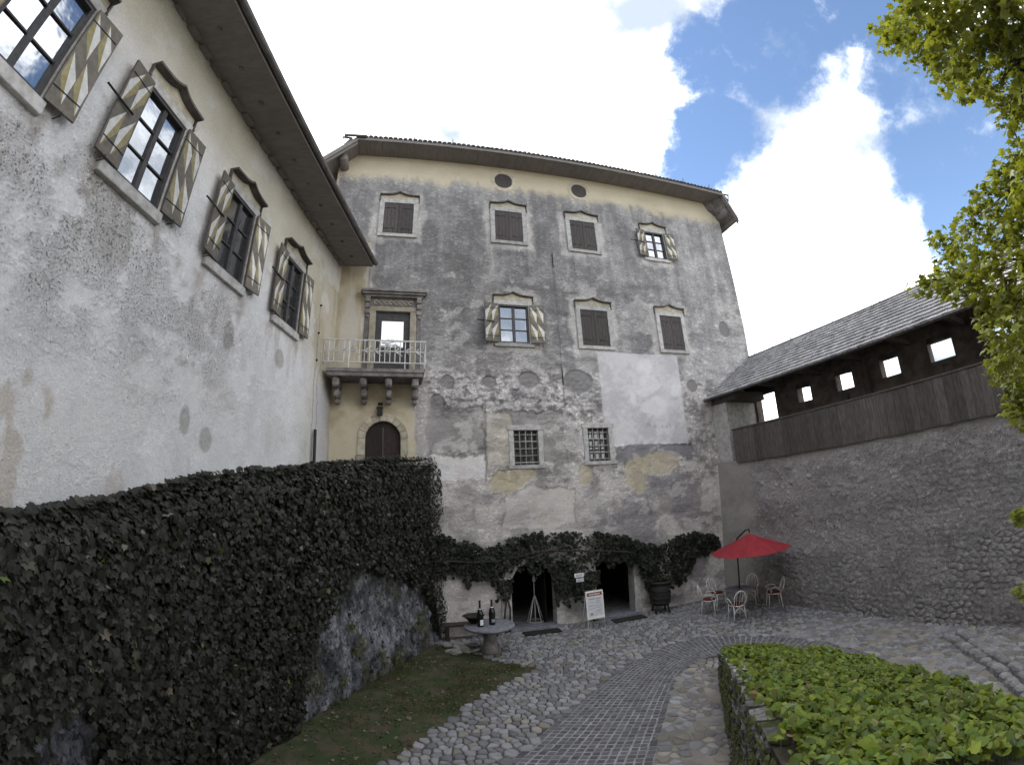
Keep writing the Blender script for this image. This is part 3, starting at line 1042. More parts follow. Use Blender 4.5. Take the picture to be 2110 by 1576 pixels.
# barred lower windows
for x, z, w_, h_ in W_LOW:
    mb = MB()
    mb.box(-w_ / 2 - .16, -w_ / 2, -.03, .3, -h_ / 2, h_ / 2)
    mb.box(w_ / 2, w_ / 2 + .16, -.03, .3, -h_ / 2, h_ / 2)
    mb.box(-w_ / 2 - .2, w_ / 2 + .2, -.035, .3, h_ / 2, h_ / 2 + .16)
    win = mb.build('window', 'stone', castle, (x, 0, z), bevel=.01)
    MB().box(-w_ / 2 - .2, w_ / 2 + .2, -.04, .3, -h_ / 2 - .12, -h_ / 2).build('sill', 'stone', win, bevel=.01)
    for i in range(1, 4):
        xx = -w_ / 2 + w_ * i / 4
        MB().tube([(xx, .03, -h_ / 2), (xx + random.uniform(-.01, .01), .02, 0), (xx, .03, h_ / 2)], .016, 6).build('grille_bar', 'paleiron', win)
    for i in range(0, 5):
        zz = -h_ / 2 + h_ * (i + .35) / 5
        MB().tube([(-w_ / 2, .03, zz), (0, .022, zz + random.uniform(-.012, .012)), (w_ / 2, .03, zz)], .016, 6).build('grille_bar', 'paleiron', win)
    mb = MB()
    mb.box(-w_ / 2, w_ / 2, .2, .24, -h_ / 2, h_ / 2)
    mb.build('pane', 'glassk', win)
    mb = MB()
    for i in range(0, 4):
        xx = -w_ / 2 + .05 + (w_ - .1) * i / 3
        mb.box(xx - .03, xx + .03, .15, .2, -h_ / 2, h_ / 2)
    for i in range(4):
        zz = -h_ / 2 + .05 + (h_ - .1) * i / 3
        mb.box(-w_ / 2 + .08, w_ / 2 - .08, .155, .2, zz - .025, zz + .025)
    mb.build('sash', 'frame', win)

# round openings under the eaves
for x, z, r_ in OCULI:
    mb = MB()
    n = 28
    vs, fs = [], []
    for k in range(n):
        q = 2 * math.pi * k / n
        for rr, y in ((r_ * 1.42, -.010), (r_, -.020), (r_ - .01, .35), (r_ * 1.42, .05)):
            vs.append((rr * math.cos(q), y, rr * math.sin(q)))
    for k in range(n):
        k2 = (k + 1) % n
        fs += [(k * 4, k2 * 4, k2 * 4 + 1, k * 4 + 1), (k * 4 + 1, k2 * 4 + 1, k2 * 4 + 2, k * 4 + 2), (k2 * 4, k * 4, k * 4 + 3, k2 * 4 + 3)]
    mb.add([(a, b, c_) for a, b, c_ in vs], [f[::-1] for f in fs])
    ring = mb.build('oculus', 'stone_y', castle, (x, 0, z))
    mb = MB()
    mb.add([((r_ - .005) * math.cos(2 * math.pi * k / n), .10, (r_ - .005) * math.sin(2 * math.pi * k / n)) for k in range(n)], [tuple(range(n - 1, -1, -1))])
    MB().prism([((r_ - .005) * math.cos(2 * math.pi * k / n), (r_ - .005) * math.sin(2 * math.pi * k / n)) for k in range(n)], .012, .05).build('oculus_shutter', 'dwood', ring)

# balcony door with console cornice
x, w_, z0, z1 = DOOR_B
mb = MB()
for sx in (-1, 1):
    a, b = sorted((sx * w_ / 2, sx * (w_ / 2 + .20)))
    mb.box(a, b, -.06, .3, z0, z1)
    a, b = sorted((sx * (w_ / 2 + .20), sx * (w_ / 2 + .36)))
    mb.box(a, b, -.03, .1, z0, z1 + .30, 1)
mb.box(-w_ / 2 - .20, w_ / 2 + .20, -.06, .3, z1, z1 + .16)
mb.box(-w_ / 2 - .20, w_ / 2 + .20, -.04, .1, z1 + .163, z1 + .46, 1)
ds = mb.build('door_surround', ['stone_y', 'stone_d'], castle, (x, 0, 0), bevel=.01)
mb = MB()
mb.box(-1.07, 1.07, -.30, 0, z1 + .60, z1 + .68)
mb.box(-1.02, 1.02, -.24, 0, z1 + .53, z1 + .597)
mb.box(-.96, .96, -.16, 0, z1 + .463, z1 + .527)
mb.build('cornice', 'stone_d', ds, bevel=.01)
for sx in (-1, 1):
    e = sx * (w_ / 2 + .28)
    MB().prism([(-.001, 0), (.0, 0)] + [(0, .01)], 0, .01)
    mb = MB()
    mb.box(e - .085, e + .085, -.20, -.03, z1 + .26, z1 + .46)
    mb.box(e - .075, e + .075, -.14, -.03, z1 + .06, z1 + .257)
    mb.box(e - .085, e + .085, -.11, -.03, z1 - .12, z1 + .057)
    mb.box(e - .06, e + .06, -.08, -.03, z1 - .24, z1 - .123)
    mb.build('console', 'stone_d', ds, bevel=.02)
mb = MB()
for k in range(8):
    xx = -.56 + 1.12 * k / 7
    q = [(xx + .07 * math.cos(a), -.05 - .0 * a, z1 + .31 + .06 * math.sin(a)) for a in np.linspace(0, 5.2, 8)]
    mb.tube(q, .016, 5)
mb.build('carved_frieze', 'stone_y', ds)
mb = MB()
mb.box(-w_ / 2, -w_ / 2 + .2, .05, .12, z0, z1)
mb.box(w_ / 2 - .2, w_ / 2, .05, .12, z0, z1)
mb.box(-w_ / 2 + .2, w_ / 2 - .2, .05, .12, z1 - .30, z1)
mb.box(-w_ / 2 + .2, w_ / 2 - .2, .05, .12, z0, z0 + .85)
mb.build('door_leaf', 'frame', ds)
MB().box(-w_ / 2 + .2, w_ / 2 - .2, .07, .085, z0 + .85, z1 - .30).build('pane', 'glass', ds)

# balcony
bal = link('balcony', MB().box(-.06, 2.79, -.92, 0, 7.70, 7.80).box(-.02, 2.75, -.88, 0, 7.58, 7.697).mesh('balcony', 'stone_d'), castle)
for xx in (.22, 1.02, 1.76, 2.54):
    mb = MB()
    mb.prism([(a, b) for a, b in ((xx - .10, 7.30), (xx + .10, 7.30), (xx + .10, 7.577), (xx - .10, 7.577))], -.80, 0)
    mb.prism([(xx - .095, 7.04), (xx + .095, 7.04), (xx + .095, 7.297), (xx - .095, 7.297)], -.52, 0)
    mb.prism([(xx - .085, 6.90), (xx + .085, 6.90), (xx + .085, 7.037), (xx - .085, 7.037)], -.30, 0)
    mb.build('corbel', 'stone_d', bal, bevel=.05)
mb = MB()
ZR0, ZR1, YB = 8.00, 8.68, -.84
mb.box(-.18, 2.84, YB - .018, YB + .018, ZR1 - .02, ZR1 + .02)
mb.box(-.18, 2.84, YB - .015, YB + .015, ZR0 - .015, ZR0 + .015)
mb.box(-.10, 2.84, YB - .012, YB + .012, ZR0 + .34, ZR0 + .37)
mb.box(2.82, 2.855, YB, 0, ZR1 - .02, ZR1 + .02)
mb.box(2.82, 2.85, YB, 0, ZR0 - .015, ZR0 + .015)
mb.build('handrail', 'whitem', bal)
for i in range(21):
    xx = -.16 + 2.98 * i / 20
    z00 = 7.81 if i in (5, 16, 20) else ZR0 - .01
    MB().box(xx - .011, xx + .011, YB - .011, YB + .011, z00, ZR1 - .02).build('baluster', 'whitem', bal)
for i in range(5):
    yy = YB + .16 * (i + 1) - .02
    MB().box(2.825, 2.847, yy - .011, yy + .011, ZR0, ZR1 - .02).build('baluster', 'whitem', bal)
for i in range(9):                          # sprig motifs along the middle rail
    xx = .12 + .30 * i
    mb = MB()
    s1 = 1 if i % 2 else -1
    mb.tube([(xx, YB - .02, ZR0 + .355), (xx + .11, YB - .02, ZR0 + .355 + .08)], .012, 5)
    mb.tube([(xx, YB - .02, ZR0 + .355), (xx + .11, YB - .02, ZR0 + .355 - .08)], .012, 5)
    mb.tube([(xx + .03, YB - .02, ZR0 + .355), (xx + .22, YB - .02, ZR0 + .355 + s1 * .15)], .010, 5)
    mb.build('sprig', 'whitem', bal)


def arch_door(name, x, w_, z0, z1, jw, y0, mat, leaves=True):
    """round-headed stone surround in blocks"""
    r_ = w_ / 2
    zs = z1 - r_
    pr = MB()
    root = link(name, None, castle, (x, 0, 0))
    for sx in (-1, 1):
        zz = z0
        for k in range(3):
            h_ = (zs - z0) / 3
            a, b = sorted((sx * r_, sx * (r_ + jw + (.04 if k % 2 else 0))))
            MB().box(a, b, y0, .35, zz + .003, zz + h_ - .003).build('jamb_stone', mat, root, bevel=.012)
            zz += h_
    n = 9
    for k in range(n):
        a0, a1 = math.pi * k / n + .006, math.pi * (k + 1) / n - .006
        am = [a0 + (a1 - a0) * t / 3 for t in range(4)]
        inn = [(r_ * math.cos(a), zs + r_ * math.sin(a)) for a in am]
        ot = [((r_ + jw) * math.cos(a), zs + (r_ + jw) * math.sin(a)) for a in am]
        MB().prism(ot + inn[::-1], y0, .35).build('arch_stone', mat, root, bevel=.012)
    return root, r_, zs


da, r_, zs = arch_door('arched_door', DOOR_A[0], DOOR_A[1], DOOR_A[2], DOOR_A[3], .23, -.035, 'stone_y')
for sx in (-1, 1):
    arc = [(sx * .004, DOOR_A[2])]
    pts = [(.004, DOOR_A[2]), (r_, DOOR_A[2])] + [(r_ * math.cos(a), zs + r_ * math.sin(a)) for a in np.linspace(0, math.pi / 2 - .008, 9)]
    pts = pts if sx > 0 else [(-a, b) for a, b in pts[::-1]]
    MB().prism(pts, .12, .18).build('door_leaf', 'doorw', da)
MB().box(-.02, .02, .10, .118, DOOR_A[2] + .2, zs + .35).build('door_stile', 'dwood', da)
mb = MB().box(1.42, 1.58, -.16, -.02, 6.58, 6.80)
mb.box(1.40, 1.60, -.18, 0, 6.80, 6.83)
mb.build('wall_lamp', 'iron', castle)
MB().box(1.44, 1.58, -.12, 0, 6.90, 6.97).build('camera_box', 'iron', castle)

d1, r_, zs = arch_door('cellar_door', D1[0], D1[1], D1[2], D1[3], .28, -.03, 'stone')
MB().box(-.78, .78, -.22, .33, -.06, .06).build('threshold', 'slab', d1)
MB().box(.46, .50, .36, 1.3, .0, 1.9).build('door_leaf', 'dark', d1)
d2 = link('cellar_door', None, castle, (D2[0], 0, 0))
for sx in (-1, 1):
    a, b = sorted((sx * D2[1] / 2, sx * (D2[1] / 2 + .26)))
    for k in range(3):
        MB().box(a, b, -.03, .40, .02 + .61 * k, .02 + .61 * (k + 1) - .005).build('jamb_stone', 'stone', d2, bevel=.012)
MB().box(-D2[1] / 2 - .3, D2[1] / 2 + .3, -.03, .4, D2[3], D2[3] + .25).build('lintel', 'stone', d2, bevel=.012)
MB().box(-.74, .74, -.22, .38, -.06, .07).build('threshold', 'slab', d2)
for x, z in ((7.38, 12.35), (7.40, 7.95)):
    MB().tube([(x, -.05, z + .32), (x, -.05, z - .28)], .018, 5).build('wall_anchor', 'iron', castle)

# ================================================================== LEFT WING
wing = thing('castle_wing', (OX, OY, 0), AL, 'pale plastered side wing with deep eaves and striped shutters, behind the ivy wall', 'building')
WL = [(-s, 9.02, 1.0, 1.70) for s in (10.93, 8.495, 5.85, 3.22)]
holes = [(x - w_ / 2 - .05, x + w_ / 2 + .05, z - h_ / 2 - .05, z + h_ / 2 + .05) for x, z, w_, h_ in WL]


def wing_fn(X, Z):
    wx = X + 0.5 * (fbm(X * 1.1, Z * 1.1, 5, 65) - 0.5)
    wz = Z + 0.5 * (fbm(X * 1.1 + 40, Z * 1.1, 5, 67) - 0.5)
    big = fbm(X * 0.5, Z * 0.5, 4, 61)
    mid = fbm(X * 1.9, Z * 1.9, 5, 62)
    fin = fbm(X * 8, Z * 8, 4, 63)
    ff = fbm(X * 17, Z * 15, 3, 64)
    streak = fbm(X * 2.6, Z * .3, 4, 66)
    c = lerp((.61, .60, .605), (.73, .72, .725), sstep(.35, .65, .5 * mid + .5 * big))
    # warm limewash under the eaves, browner towards the corner
    up_ = sstep(8.9, 11.0, wz + .9 * (big - .5) + sstep(-6.5, -1, X) * 2.0)
    c = lerp(c, lerp((.44, .395, .30), (.56, .52, .43), mid), up_ * .85)
    cor = sstep(-2.4, -.7, wx)
    c = lerp(c, lerp((.33, .285, .19), (.47, .43, .35), sstep(.35, .6, .6 * streak + .4 * mid)), cor * .85)
    # whiter patches high up
    c = lerp(c, (.60, .585, .57), sstep(.57, .64, fbm(X * .9 + 3, Z * .9, 5, 71)) * .6)
    # lichen and flaking: dark flecks gathered under the windows
    zone = np.exp(-((Z - 7.3) / 1.5) ** 2) * sstep(-3, -6.5, X) + .35 * sstep(-1.2, -3.5, X) * np.exp(-((Z - 6.3) / 1.2) ** 2)
    fl = sstep(.60, .68, ff * .55 + mid * .45 + .10 * zone - .02) * np.clip(zone * 1.6, .22, 1)
    c = lerp(c, (.46, .43, .40), sstep(.35, .6, mid) * np.clip(zone, 0, 1) * .22)
    ru = sstep(.60, .68, fbm(X * 2.2, Z * 1.0 + 4, 5, 74)) * sstep(7, 5, Z) * sstep(-6, -9, X)
    c = lerp(c, (.40, .33, .25), ru * .55)
    for s, z, a, b in ((5.47, 7.08, .18, .30), (3.36, 7.26, .22, .24), (6.36, 5.27, .13, .24), (5.76, 5.04, .18, .22)):
        k_ = ell(wx * .15 + X * .85, wz * .15 + Z * .85, -s, z, a, b, .12)
        c = lerp(c, (.36, .345, .33), k_ * .8)
    for x_, z_, w_, h_ in WL:        # run-off under the sills
        k_ = rect(wx * .4 + X * .6, Z, x_ - .85, x_ + .75, z_ - h_ / 2 - 1.25, z_ - h_ / 2 - .15, .12)
        c = lerp(c, (.30, .27, .235), k_ * sstep(.45, .68, .55 * fbm(X * 6, Z * .8, 4, 91) + .45 * mid) * .45)
        k_ = np.maximum(ell(X, Z, x_ - .78, z_ - h_ / 2 - .35, .16, .45, .5), ell(X, Z, x_ + .62, z_ - h_ / 2 - .35, .14, .4, .5))
        c = lerp(c, (.28, .24, .19), k_ * .55 * sstep(.3, .6, fin))
    c = c * (1 - .07 * sstep(.45, .65, fbm(X * 3, Z * .5 + 9, 5, 92)) * sstep(9.5, 7, Z))[..., None]
    # plaster edge at the corner, with cracks running down
    c = lerp(c, (.52, .51, .52), sstep(-1.25, -1.15, wx) * sstep(-.1, -.35, wx) * sstep(7.6, 7.0, wz) * .8)
    for x0_, xa, zt in ((-1.3, .05, 9.6), (-1.05, .1, 8.2)):
        d = np.abs(X - x0_ - xa * (fbm(X * 0 + 5, Z * 1.5, 4, 80) - .5) * 4)
        c = lerp(c, (.16, .15, .15), sstep(.03, .01, d) * (Z < zt) * .7)
    disp = .016 * (fbm(X * 1.6, Z * 1.6, 4, 81) - .5) + .012 * (fin - .5) + .010 * (ff - .5) - .006 * fl + .05 * (fbm(X * .35, Z * .35, 2, 82) - .5)
    al = np.clip(.15 + .95 * zone * sstep(.30, .58, mid) + .25 * sstep(.5, .7, big), 0, 1.1)
    return disp, np.concatenate([np.clip(c, .02, .8), al[..., None]], -1)


wall_grid('wall', -13.2, -.0, 2.0, 11.75, .034, holes, wing_fn, 'leftw', wing)
mb = MB()
mb.box(-13.2, .0, .9, 1.0, 2, 11.6, 1)
mb.box(-13.3, -13.2, .0, 8, -.1, 11.6)
mb.box(-13.2, -.7, 8, 8.1, -.1, 11.6)
mb.build('wall', ['stone_d', 'dark'], wing)
for x, z, w_, h_ in WL:
    castle_window(wing, x, z, w_, h_, 'open', True, 'glass' if x < -7 else 'glassd', jamb=.13)
EO, EZ = -1.12, 11.47
mb = MB()
mb.add([(-13.4, EO, EZ), (-.02, EO, EZ), (-.02, EO, EZ + .14), (-13.4, EO, EZ + .14), (-13.4, 4.5, EZ + 4.6), (-.60, 4.5, EZ + 4.6), (-.60, 1.0, EZ + 1.8), (-13.4, 9, EZ + .1), (-.6, 9, EZ + .1), (-.02, .0, EZ + 1.02)],
       [(0, 1, 2, 3), (3, 2, 9, 6, 5, 4), (4, 5, 8, 7)])
wroof = mb.build('roof', 'tile', wing)
nb = 30
for i in range(nb):
    a = -13.4 + 13.35 * i / nb
    b = a + 13.35 / nb - .003
    inn = .02
    MB().add([(a, EO, EZ - .03), (b, EO, EZ - .03), (b, inn, EZ + .10), (a, inn, EZ + .10), (a, EO, EZ), (b, EO, EZ), (b, inn, EZ + .13), (a, inn, EZ + .13)],
             [(3, 2, 1, 0), (4, 5, 6, 7), (0, 1, 5, 4), (1, 2, 6, 5), (2, 3, 7, 6), (3, 0, 4, 7)]).build('soffit_board', 'soffit', wroof)
    t = random.uniform(.06, .16)
    MB().box(a + .02, b - .10, -t, .02, EZ + .035, EZ + .095).build('rafter_foot', 'soffit', wroof)
    if i % 2 == 0:
        MB().box((a + b) / 2 - .035, (a + b) / 2 + .035, -.62, -.55, EZ - .005, EZ + .032).build('vent_plate', 'gutter', wroof)
mb = MB()
gp = []
for k in range(9):
    q = math.pi * k / 8
    gp.append((math.cos(q) * .075, -math.sin(q) * .085))
poly = [(a, b) for a, b in gp]
vs, fs = [], []
for xx in (-13.4, -.03):
    for a, b in gp:
        vs.append((xx, EO - .07 + a, EZ + .10 + b))
n = len(gp)
fs = [(k, k + 1, n + k + 1, n + k) for k in range(n - 1)]
mb.add(vs, fs, 0, True)
mb.build('gutter', 'gutter', wroof)
for i in range(64):
    x = -13.3 + 13.2 * i / 63
    link('roof_tile', tile_me, wroof, (x, EO - .05, EZ + .15 + random.uniform(-.006, .006)))
MB().tube([(-1.20, -.09, 4.3), (-1.22, -.09, 5.95)], .045, 8).build('downpipe', 'iron', wing)
for z, x in ((9.55, -1.32), (8.7, -1.3), (7.9, -1.28)):
    MB().tube([(x, -.05, z), (x, .0, z)], .03, 6).build('wall_peg', 'iron', wing)

# ================================================================== GROUND
def near_key(cs):
    return lambda i: cs[i][0] ** 2 + cs[i][1] ** 2

g = MB().add([(-300, -300, -.12), (300, -300, -.12), (300, 300, -.12), (-300, 300, -.12)], [(0, 1, 2, 3)]).build('ground', 'earth')
tag(g, kind='structure')
YARD = [(-5.0, .4), (3.5, .4), (10.6, .6), (11.2, 7.0), (7.4, 16.2), (-5.3, 12.9)]
yard = tag(MB().add([(x, y, -.012) for x, y in YARD], [tuple(range(len(YARD)))]).build('courtyard_pavement', 'mortarb'), kind='structure')
OUT = [(-1.7, 4.3), (-.35, 6.63), (.36, 7.76), (1.21, 9.07), (2.31, 10.46), (3.56, 11.48), (4.61, 11.79), (5.56, 11.44), (6.34, 10.82), (7.02, 9.72), (7.26, 8.31), (6.96, 6.64), (6.5, 4.9)]
INN = [(.75, 3.9), (1.75, 6.30), (2.21, 7.35), (2.79, 8.61), (3.34, 9.61), (3.95, 10.16), (4.48, 10.27), (4.95, 10.12), (5.30, 9.72), (5.55, 9.10), (5.62, 8.10), (5.40, 6.7), (5.05, 5.1)]
NR_ = 132
oc, ic = catmull(OUT, NR_), catmull(INN, NR_)
# match rows by parameter of the control points so that the courses turn with the bend
tt = np.linspace(0, len(OUT) - 1, NR_)
def by_param(pts):
    P = np.array(pts, float)
    P = np.vstack([2 * P[0] - P[1], P, 2 * P[-1] - P[-2]])
    i = np.minimum(tt.astype(int), len(pts) - 2)
    f = (tt - i)[:, None]
    p0, p1, p2, p3 = P[i], P[i + 1], P[i + 2], P[i + 3]
    return 0.5 * (2 * p1 + (p2 - p0) * f + (2 * p0 - 5 * p1 + 4 * p2 - p3) * f ** 2 + (3 * p1 - p0 - 3 * p2 + p3) * f ** 3)
lens = np.hypot(*np.diff((by_param(OUT) + by_param(INN)) / 2, axis=0).T)
s_ = np.concatenate([[0], np.cumsum(lens)])
tt = np.interp(np.linspace(0, s_[-1], int(s_[-1] / .118)), s_, tt)
oc, ic = by_param(OUT), by_param(INN)
V, F = [], []
for a, b in zip(oc, ic):
    V += [(a[0], a[1], .0), (b[0], b[1], .0)]
F = [(2 * i, 2 * i + 1, 2 * i + 3, 2 * i + 2) for i in range(len(oc) - 1)]
road = tag(MB().add(V, F).build('road', 'mortar'), kind='structure')
items, cs, cols = [], [], []
NC = 15
for r_ in range(len(oc) - 1):
    for k in range(NC):
        e = .07 if k in (0, NC - 1) else .09
        ha = .5 if k not in (0, NC - 1) else 0
        q = []
        for rr, kk in ((r_, k), (r_, k + 1), (r_ + 1, k + 1), (r_ + 1, k)):
            f = kk / NC
            q.append(oc[rr] * (1 - f) + ic[rr] * f)
        q = np.array(q)
        c = q.mean(0)
        if c[0] ** 2 + c[1] ** 2 < 4.5 ** 2:
            continue
        q = c + (q - c) * (.79 if 0 < k < NC - 1 else .88) * (1 + .06 * rng.standard_normal((4, 2)))
        q += rng.normal(0, .004, 2)
        h = .005 + rng.uniform(-.002, .002)
        t = c + (q - c) * .82
        V = [(x, y, -.01) for x, y in q] + [(x, y, h * .7) for x, y in c + (q - c) * .97] + [(x, y, h + rng.uniform(-.002, .002)) for x, y in t]
        F = [(8, 9, 10, 11)] + [(i, (i + 1) % 4, 4 + (i + 1) % 4, 4 + i) for i in range(4)] + [(4 + i, 4 + (i + 1) % 4, 8 + (i + 1) % 4, 8 + i) for i in range(4)]
        items.append((V, F))
        cs.append(c)
        v = rng.uniform(.058, .115)
        cols.append(np.array((v, v * 1.0, v * 1.07)))
pieces('paver', items, 'stonec', road, 300, near_key(cs), cols, smooth=False)

GRASS = [(-4.7, 1.0), (-2.9, 4.6), (-2.12, 6.5), (-1.72, 7.3), (-1.15, 8.64), (-.25, 10.05), (.45, 10.75), (-.3, 11.15), (-1.0, 11.7), (-1.95, 12.6), (-2.6, 13.0), (-3.0, 12.4), (-4.3, 7.6), (-4.85, 5.4)]
lawn = tag(MB().add([(x, y, -.004) for x, y in GRASS], [tuple(range(len(GRASS)))]).build('lawn', 'grassg'), kind='structure')
road_poly = [tuple(p) for p in oc] + [tuple(p) for p in ic[::-1]]
BANK_L = [(1.10, 1.2, 2.45), (1.52, 2.42, 2.27), (1.94, 3.54, 1.97), (2.29, 4.46, 1.79), (2.84, 5.92, 1.45), (3.37, 7.32, 1.05), (3.98, 8.96, .53)]
BANK_R = [(3.3, 1.2, 2.15), (3.66, 2.39, 1.9), (4.2, 3.6, 1.6), (4.28, 4.06, 1.5), (4.62, 4.89, 1.3), (5.02, 7.05, .85), (4.78, 8.75, .48)]
bank_poly = [(x, y) for x, y, z in BANK_L] + [(x, y) for x, y, z in BANK_R[::-1]]
PALE1 = [tuple(q) for q in ic[:62:2]] + [(4.0, 9.2), (2.0, 4.0), (.9, 3.0)]
for pl_, dz_ in ((PALE1, -.006), ([tuple(q) for q in oc[84::2]] + [(6.9, 3.0), (9.4, 3.0), (10.6, 6.6), (8.6, 11.6), (7.0, 11.2)], -.006)):
    tag(MB().add([(x, y, dz_) for x, y in pl_], [tuple(range(len(pl_)))]).build('path', 'mortarp'), kind='structure')
# cobbles: jittered points, each stone cut to its cell
pts = []
sp = .168
for j in range(int(14 / (sp * .87))):
    for i in range(int(17 / sp)):
        x = -5.2 + (i + .5 * (j % 2)) * sp + rng.normal(0, .046)
        y = 2.5 + j * sp * .87 + rng.normal(0, .046)
        pts.append((x, y))
pts = np.array(pts)
nx_ = 6
wob = .25 * (fbm(pts[:, 0] * 2, pts[:, 1] * 2, 3, 90) - .5)
ok = in_poly(pts[:, 0], pts[:, 1], YARD) & ~in_poly(pts[:, 0], pts[:, 1], road_poly) & ~in_poly(pts[:, 0] + wob, pts[:, 1] + wob, GRASS) & ~in_poly(pts[:, 0], pts[:, 1], bank_poly)
# keep clear of the road edge, and leave mortar showing on the strip beside the planting bank
dr = np.min(np.hypot(pts[:, None, 0] - oc[None, ::2, 0], pts[:, None, 1] - oc[None, ::2, 1]), 1)
dr = np.minimum(dr, np.min(np.hypot(pts[:, None, 0] - ic[None, ::2, 0], pts[:, None, 1] - ic[None, ::2, 1]), 1))
ok &= dr > .09
fac_n = (pts[:, 0] - OX) * math.sin(AF) - (pts[:, 1] - OY) * math.cos(AF)
ok &= fac_n > .12
inner = (pts[:, 0] > 1.6) & (pts[:, 1] < 9.8) & (pts[:, 0] < 4.4)
right = pts[:, 0] > 5.2
gap = fbm(pts[:, 0] * 1.2, pts[:, 1] * 1.2, 3, 95)
ok &= ~(inner & (gap > .60)) & ~(right & (pts[:, 1] < 10) & (gap > .60))
pts = pts[ok]
cells = voronoi_cells(pts, 16, .15)
items, cs, cols = [], [], []
for i, (p, c) in enumerate(zip(pts, cells)):
    if len(c) < 3:
        continue
    V, F = stone_geo(c + p, rng.uniform(.006, .018), .08 + .08 * rng.random(), True, i)
    items.append((V, F))
    cs.append(p)
    v = rng.uniform(.12, .27)
    warm = rng.random() < (.35 if p[0] > 1.5 and p[1] < 10 else .14)
    cols.append(np.array((v * 1.05, v * .97, v * .85)) if warm else np.array((v, v * 1.0, v * 1.05)))
pieces('cobble', items, 'stonec', yard, 300, near_key(cs), cols)

# grass blades and dead leaves on the lawn
n = 70000
P = np.stack([rng.uniform(-5, .6, n), rng.uniform(2.5, 13.2, n)], 1)
P = P[in_poly(P[:, 0], P[:, 1], GRASS)]
bare = fbm(P[:, 0] * .9, P[:, 1] * .9, 4, 97)
P = P[rng.random(len(P)) < np.clip((.56 - bare) * 6, .05, 1)]
n = len(P)
a = rng.uniform(0, 2 * np.pi, n)
h = rng.uniform(.02, .06, n) * (.6 + 1.1 * fbm(P[:, 0] * 3, P[:, 1] * 3, 3, 98))
wv = np.stack([np.cos(a), np.sin(a), 0 * a], 1) * .006
lean = np.stack([np.cos(a + 1.3), np.sin(a + 1.3), 0 * a], 1) * (h * rng.uniform(.1, .8, n))[:, None]
B = np.concatenate([P, np.full((n, 1), -.004)], 1)
V = np.stack([B - wv, B + wv, B + lean + np.array([0, 0, 1.0]) * h[:, None]], 1).reshape(-1, 3)
c = np.stack([rng.uniform(.035, .10, n), rng.uniform(.045, .095, n), rng.uniform(.016, .034, n)], 1)
me = np_mesh('grass', V, np.arange(3 * n).reshape(-1, 3), 'grass', np.repeat(c, 3, 0), False)
tag(link('grass', me), 'short patchy grass on the lawn below the ivy wall', 'grass', kind='stuff')
n = 1300
P = np.stack([rng.uniform(-5, 1.2, n), rng.uniform(3.0, 13.2, n)], 1)
P = P[in_poly(P[:, 0] - .1, P[:, 1], GRASS)]
n = len(P)
me = leaf_mesh('fallen_leaves', np.c_[P, np.full(n, .02)], np.c_[rng.normal(0, .3, (n, 2)), np.ones(n)], rng.uniform(.03, .085, n), HEART, 'grass',
               np.array([.16, .135, .11]) * rng.uniform(.45, 1.3, (n, 1)), .3, upv=rng.normal(0, 1, (n, 3)))
tag(link('fallen_leaves', me), 'dry brown leaves scattered over the lawn', 'leaves', kind='stuff')

# unseen castle range added behind the visitor to shade the yard
upc = tag(thing('unseen_shade_range', (0, -9, 0)), kind='structure')
MB().box(-16, 17, -6, 0, -.1, 14.5).build('wall', 'stone', upc)
MB().add([(-16.6, .8, 14.4), (17.6, .8, 14.4), (17.6, -6.8, 14.4), (-16.6, -6.8, 14.4), (-16.6, -3, 18.2), (17.6, -3, 18.2)], [(0, 1, 5, 4), (2, 3, 4, 5), (0, 4, 3), (1, 2, 5), (3, 2, 1, 0)]).build('roof', 'tile', upc)
for k in range(7):
    for z in (5.2, 9.8):
        x = -13 + 4.3 * k
        w_ = MB().box(-.75, .75, -.0, .06, -1.0, 1.0).build('window', 'stone_y', upc, (x, 0, z))
        MB().box(-.5, .5, .062, .075, -.8, .8).build('pane', 'glassd', w_)

# landing the visitor stands on, above and behind the planting bank
tag(MB().box(-4.7, 3.6, -6, .35, -.1, 2.38).build('terrace_landing', 'mortarb'), kind='structure')

# ================================================================== RIGHT-HAND DEFENCE WALL WITH COVERED WALK
Q = fpt(13.35, 0, 0)
dwall = thing('defence_wall', (Q.x, Q.y, 0), AR, 'grey rubble defence wall carrying a shingle roofed timber wall walk', 'wall')


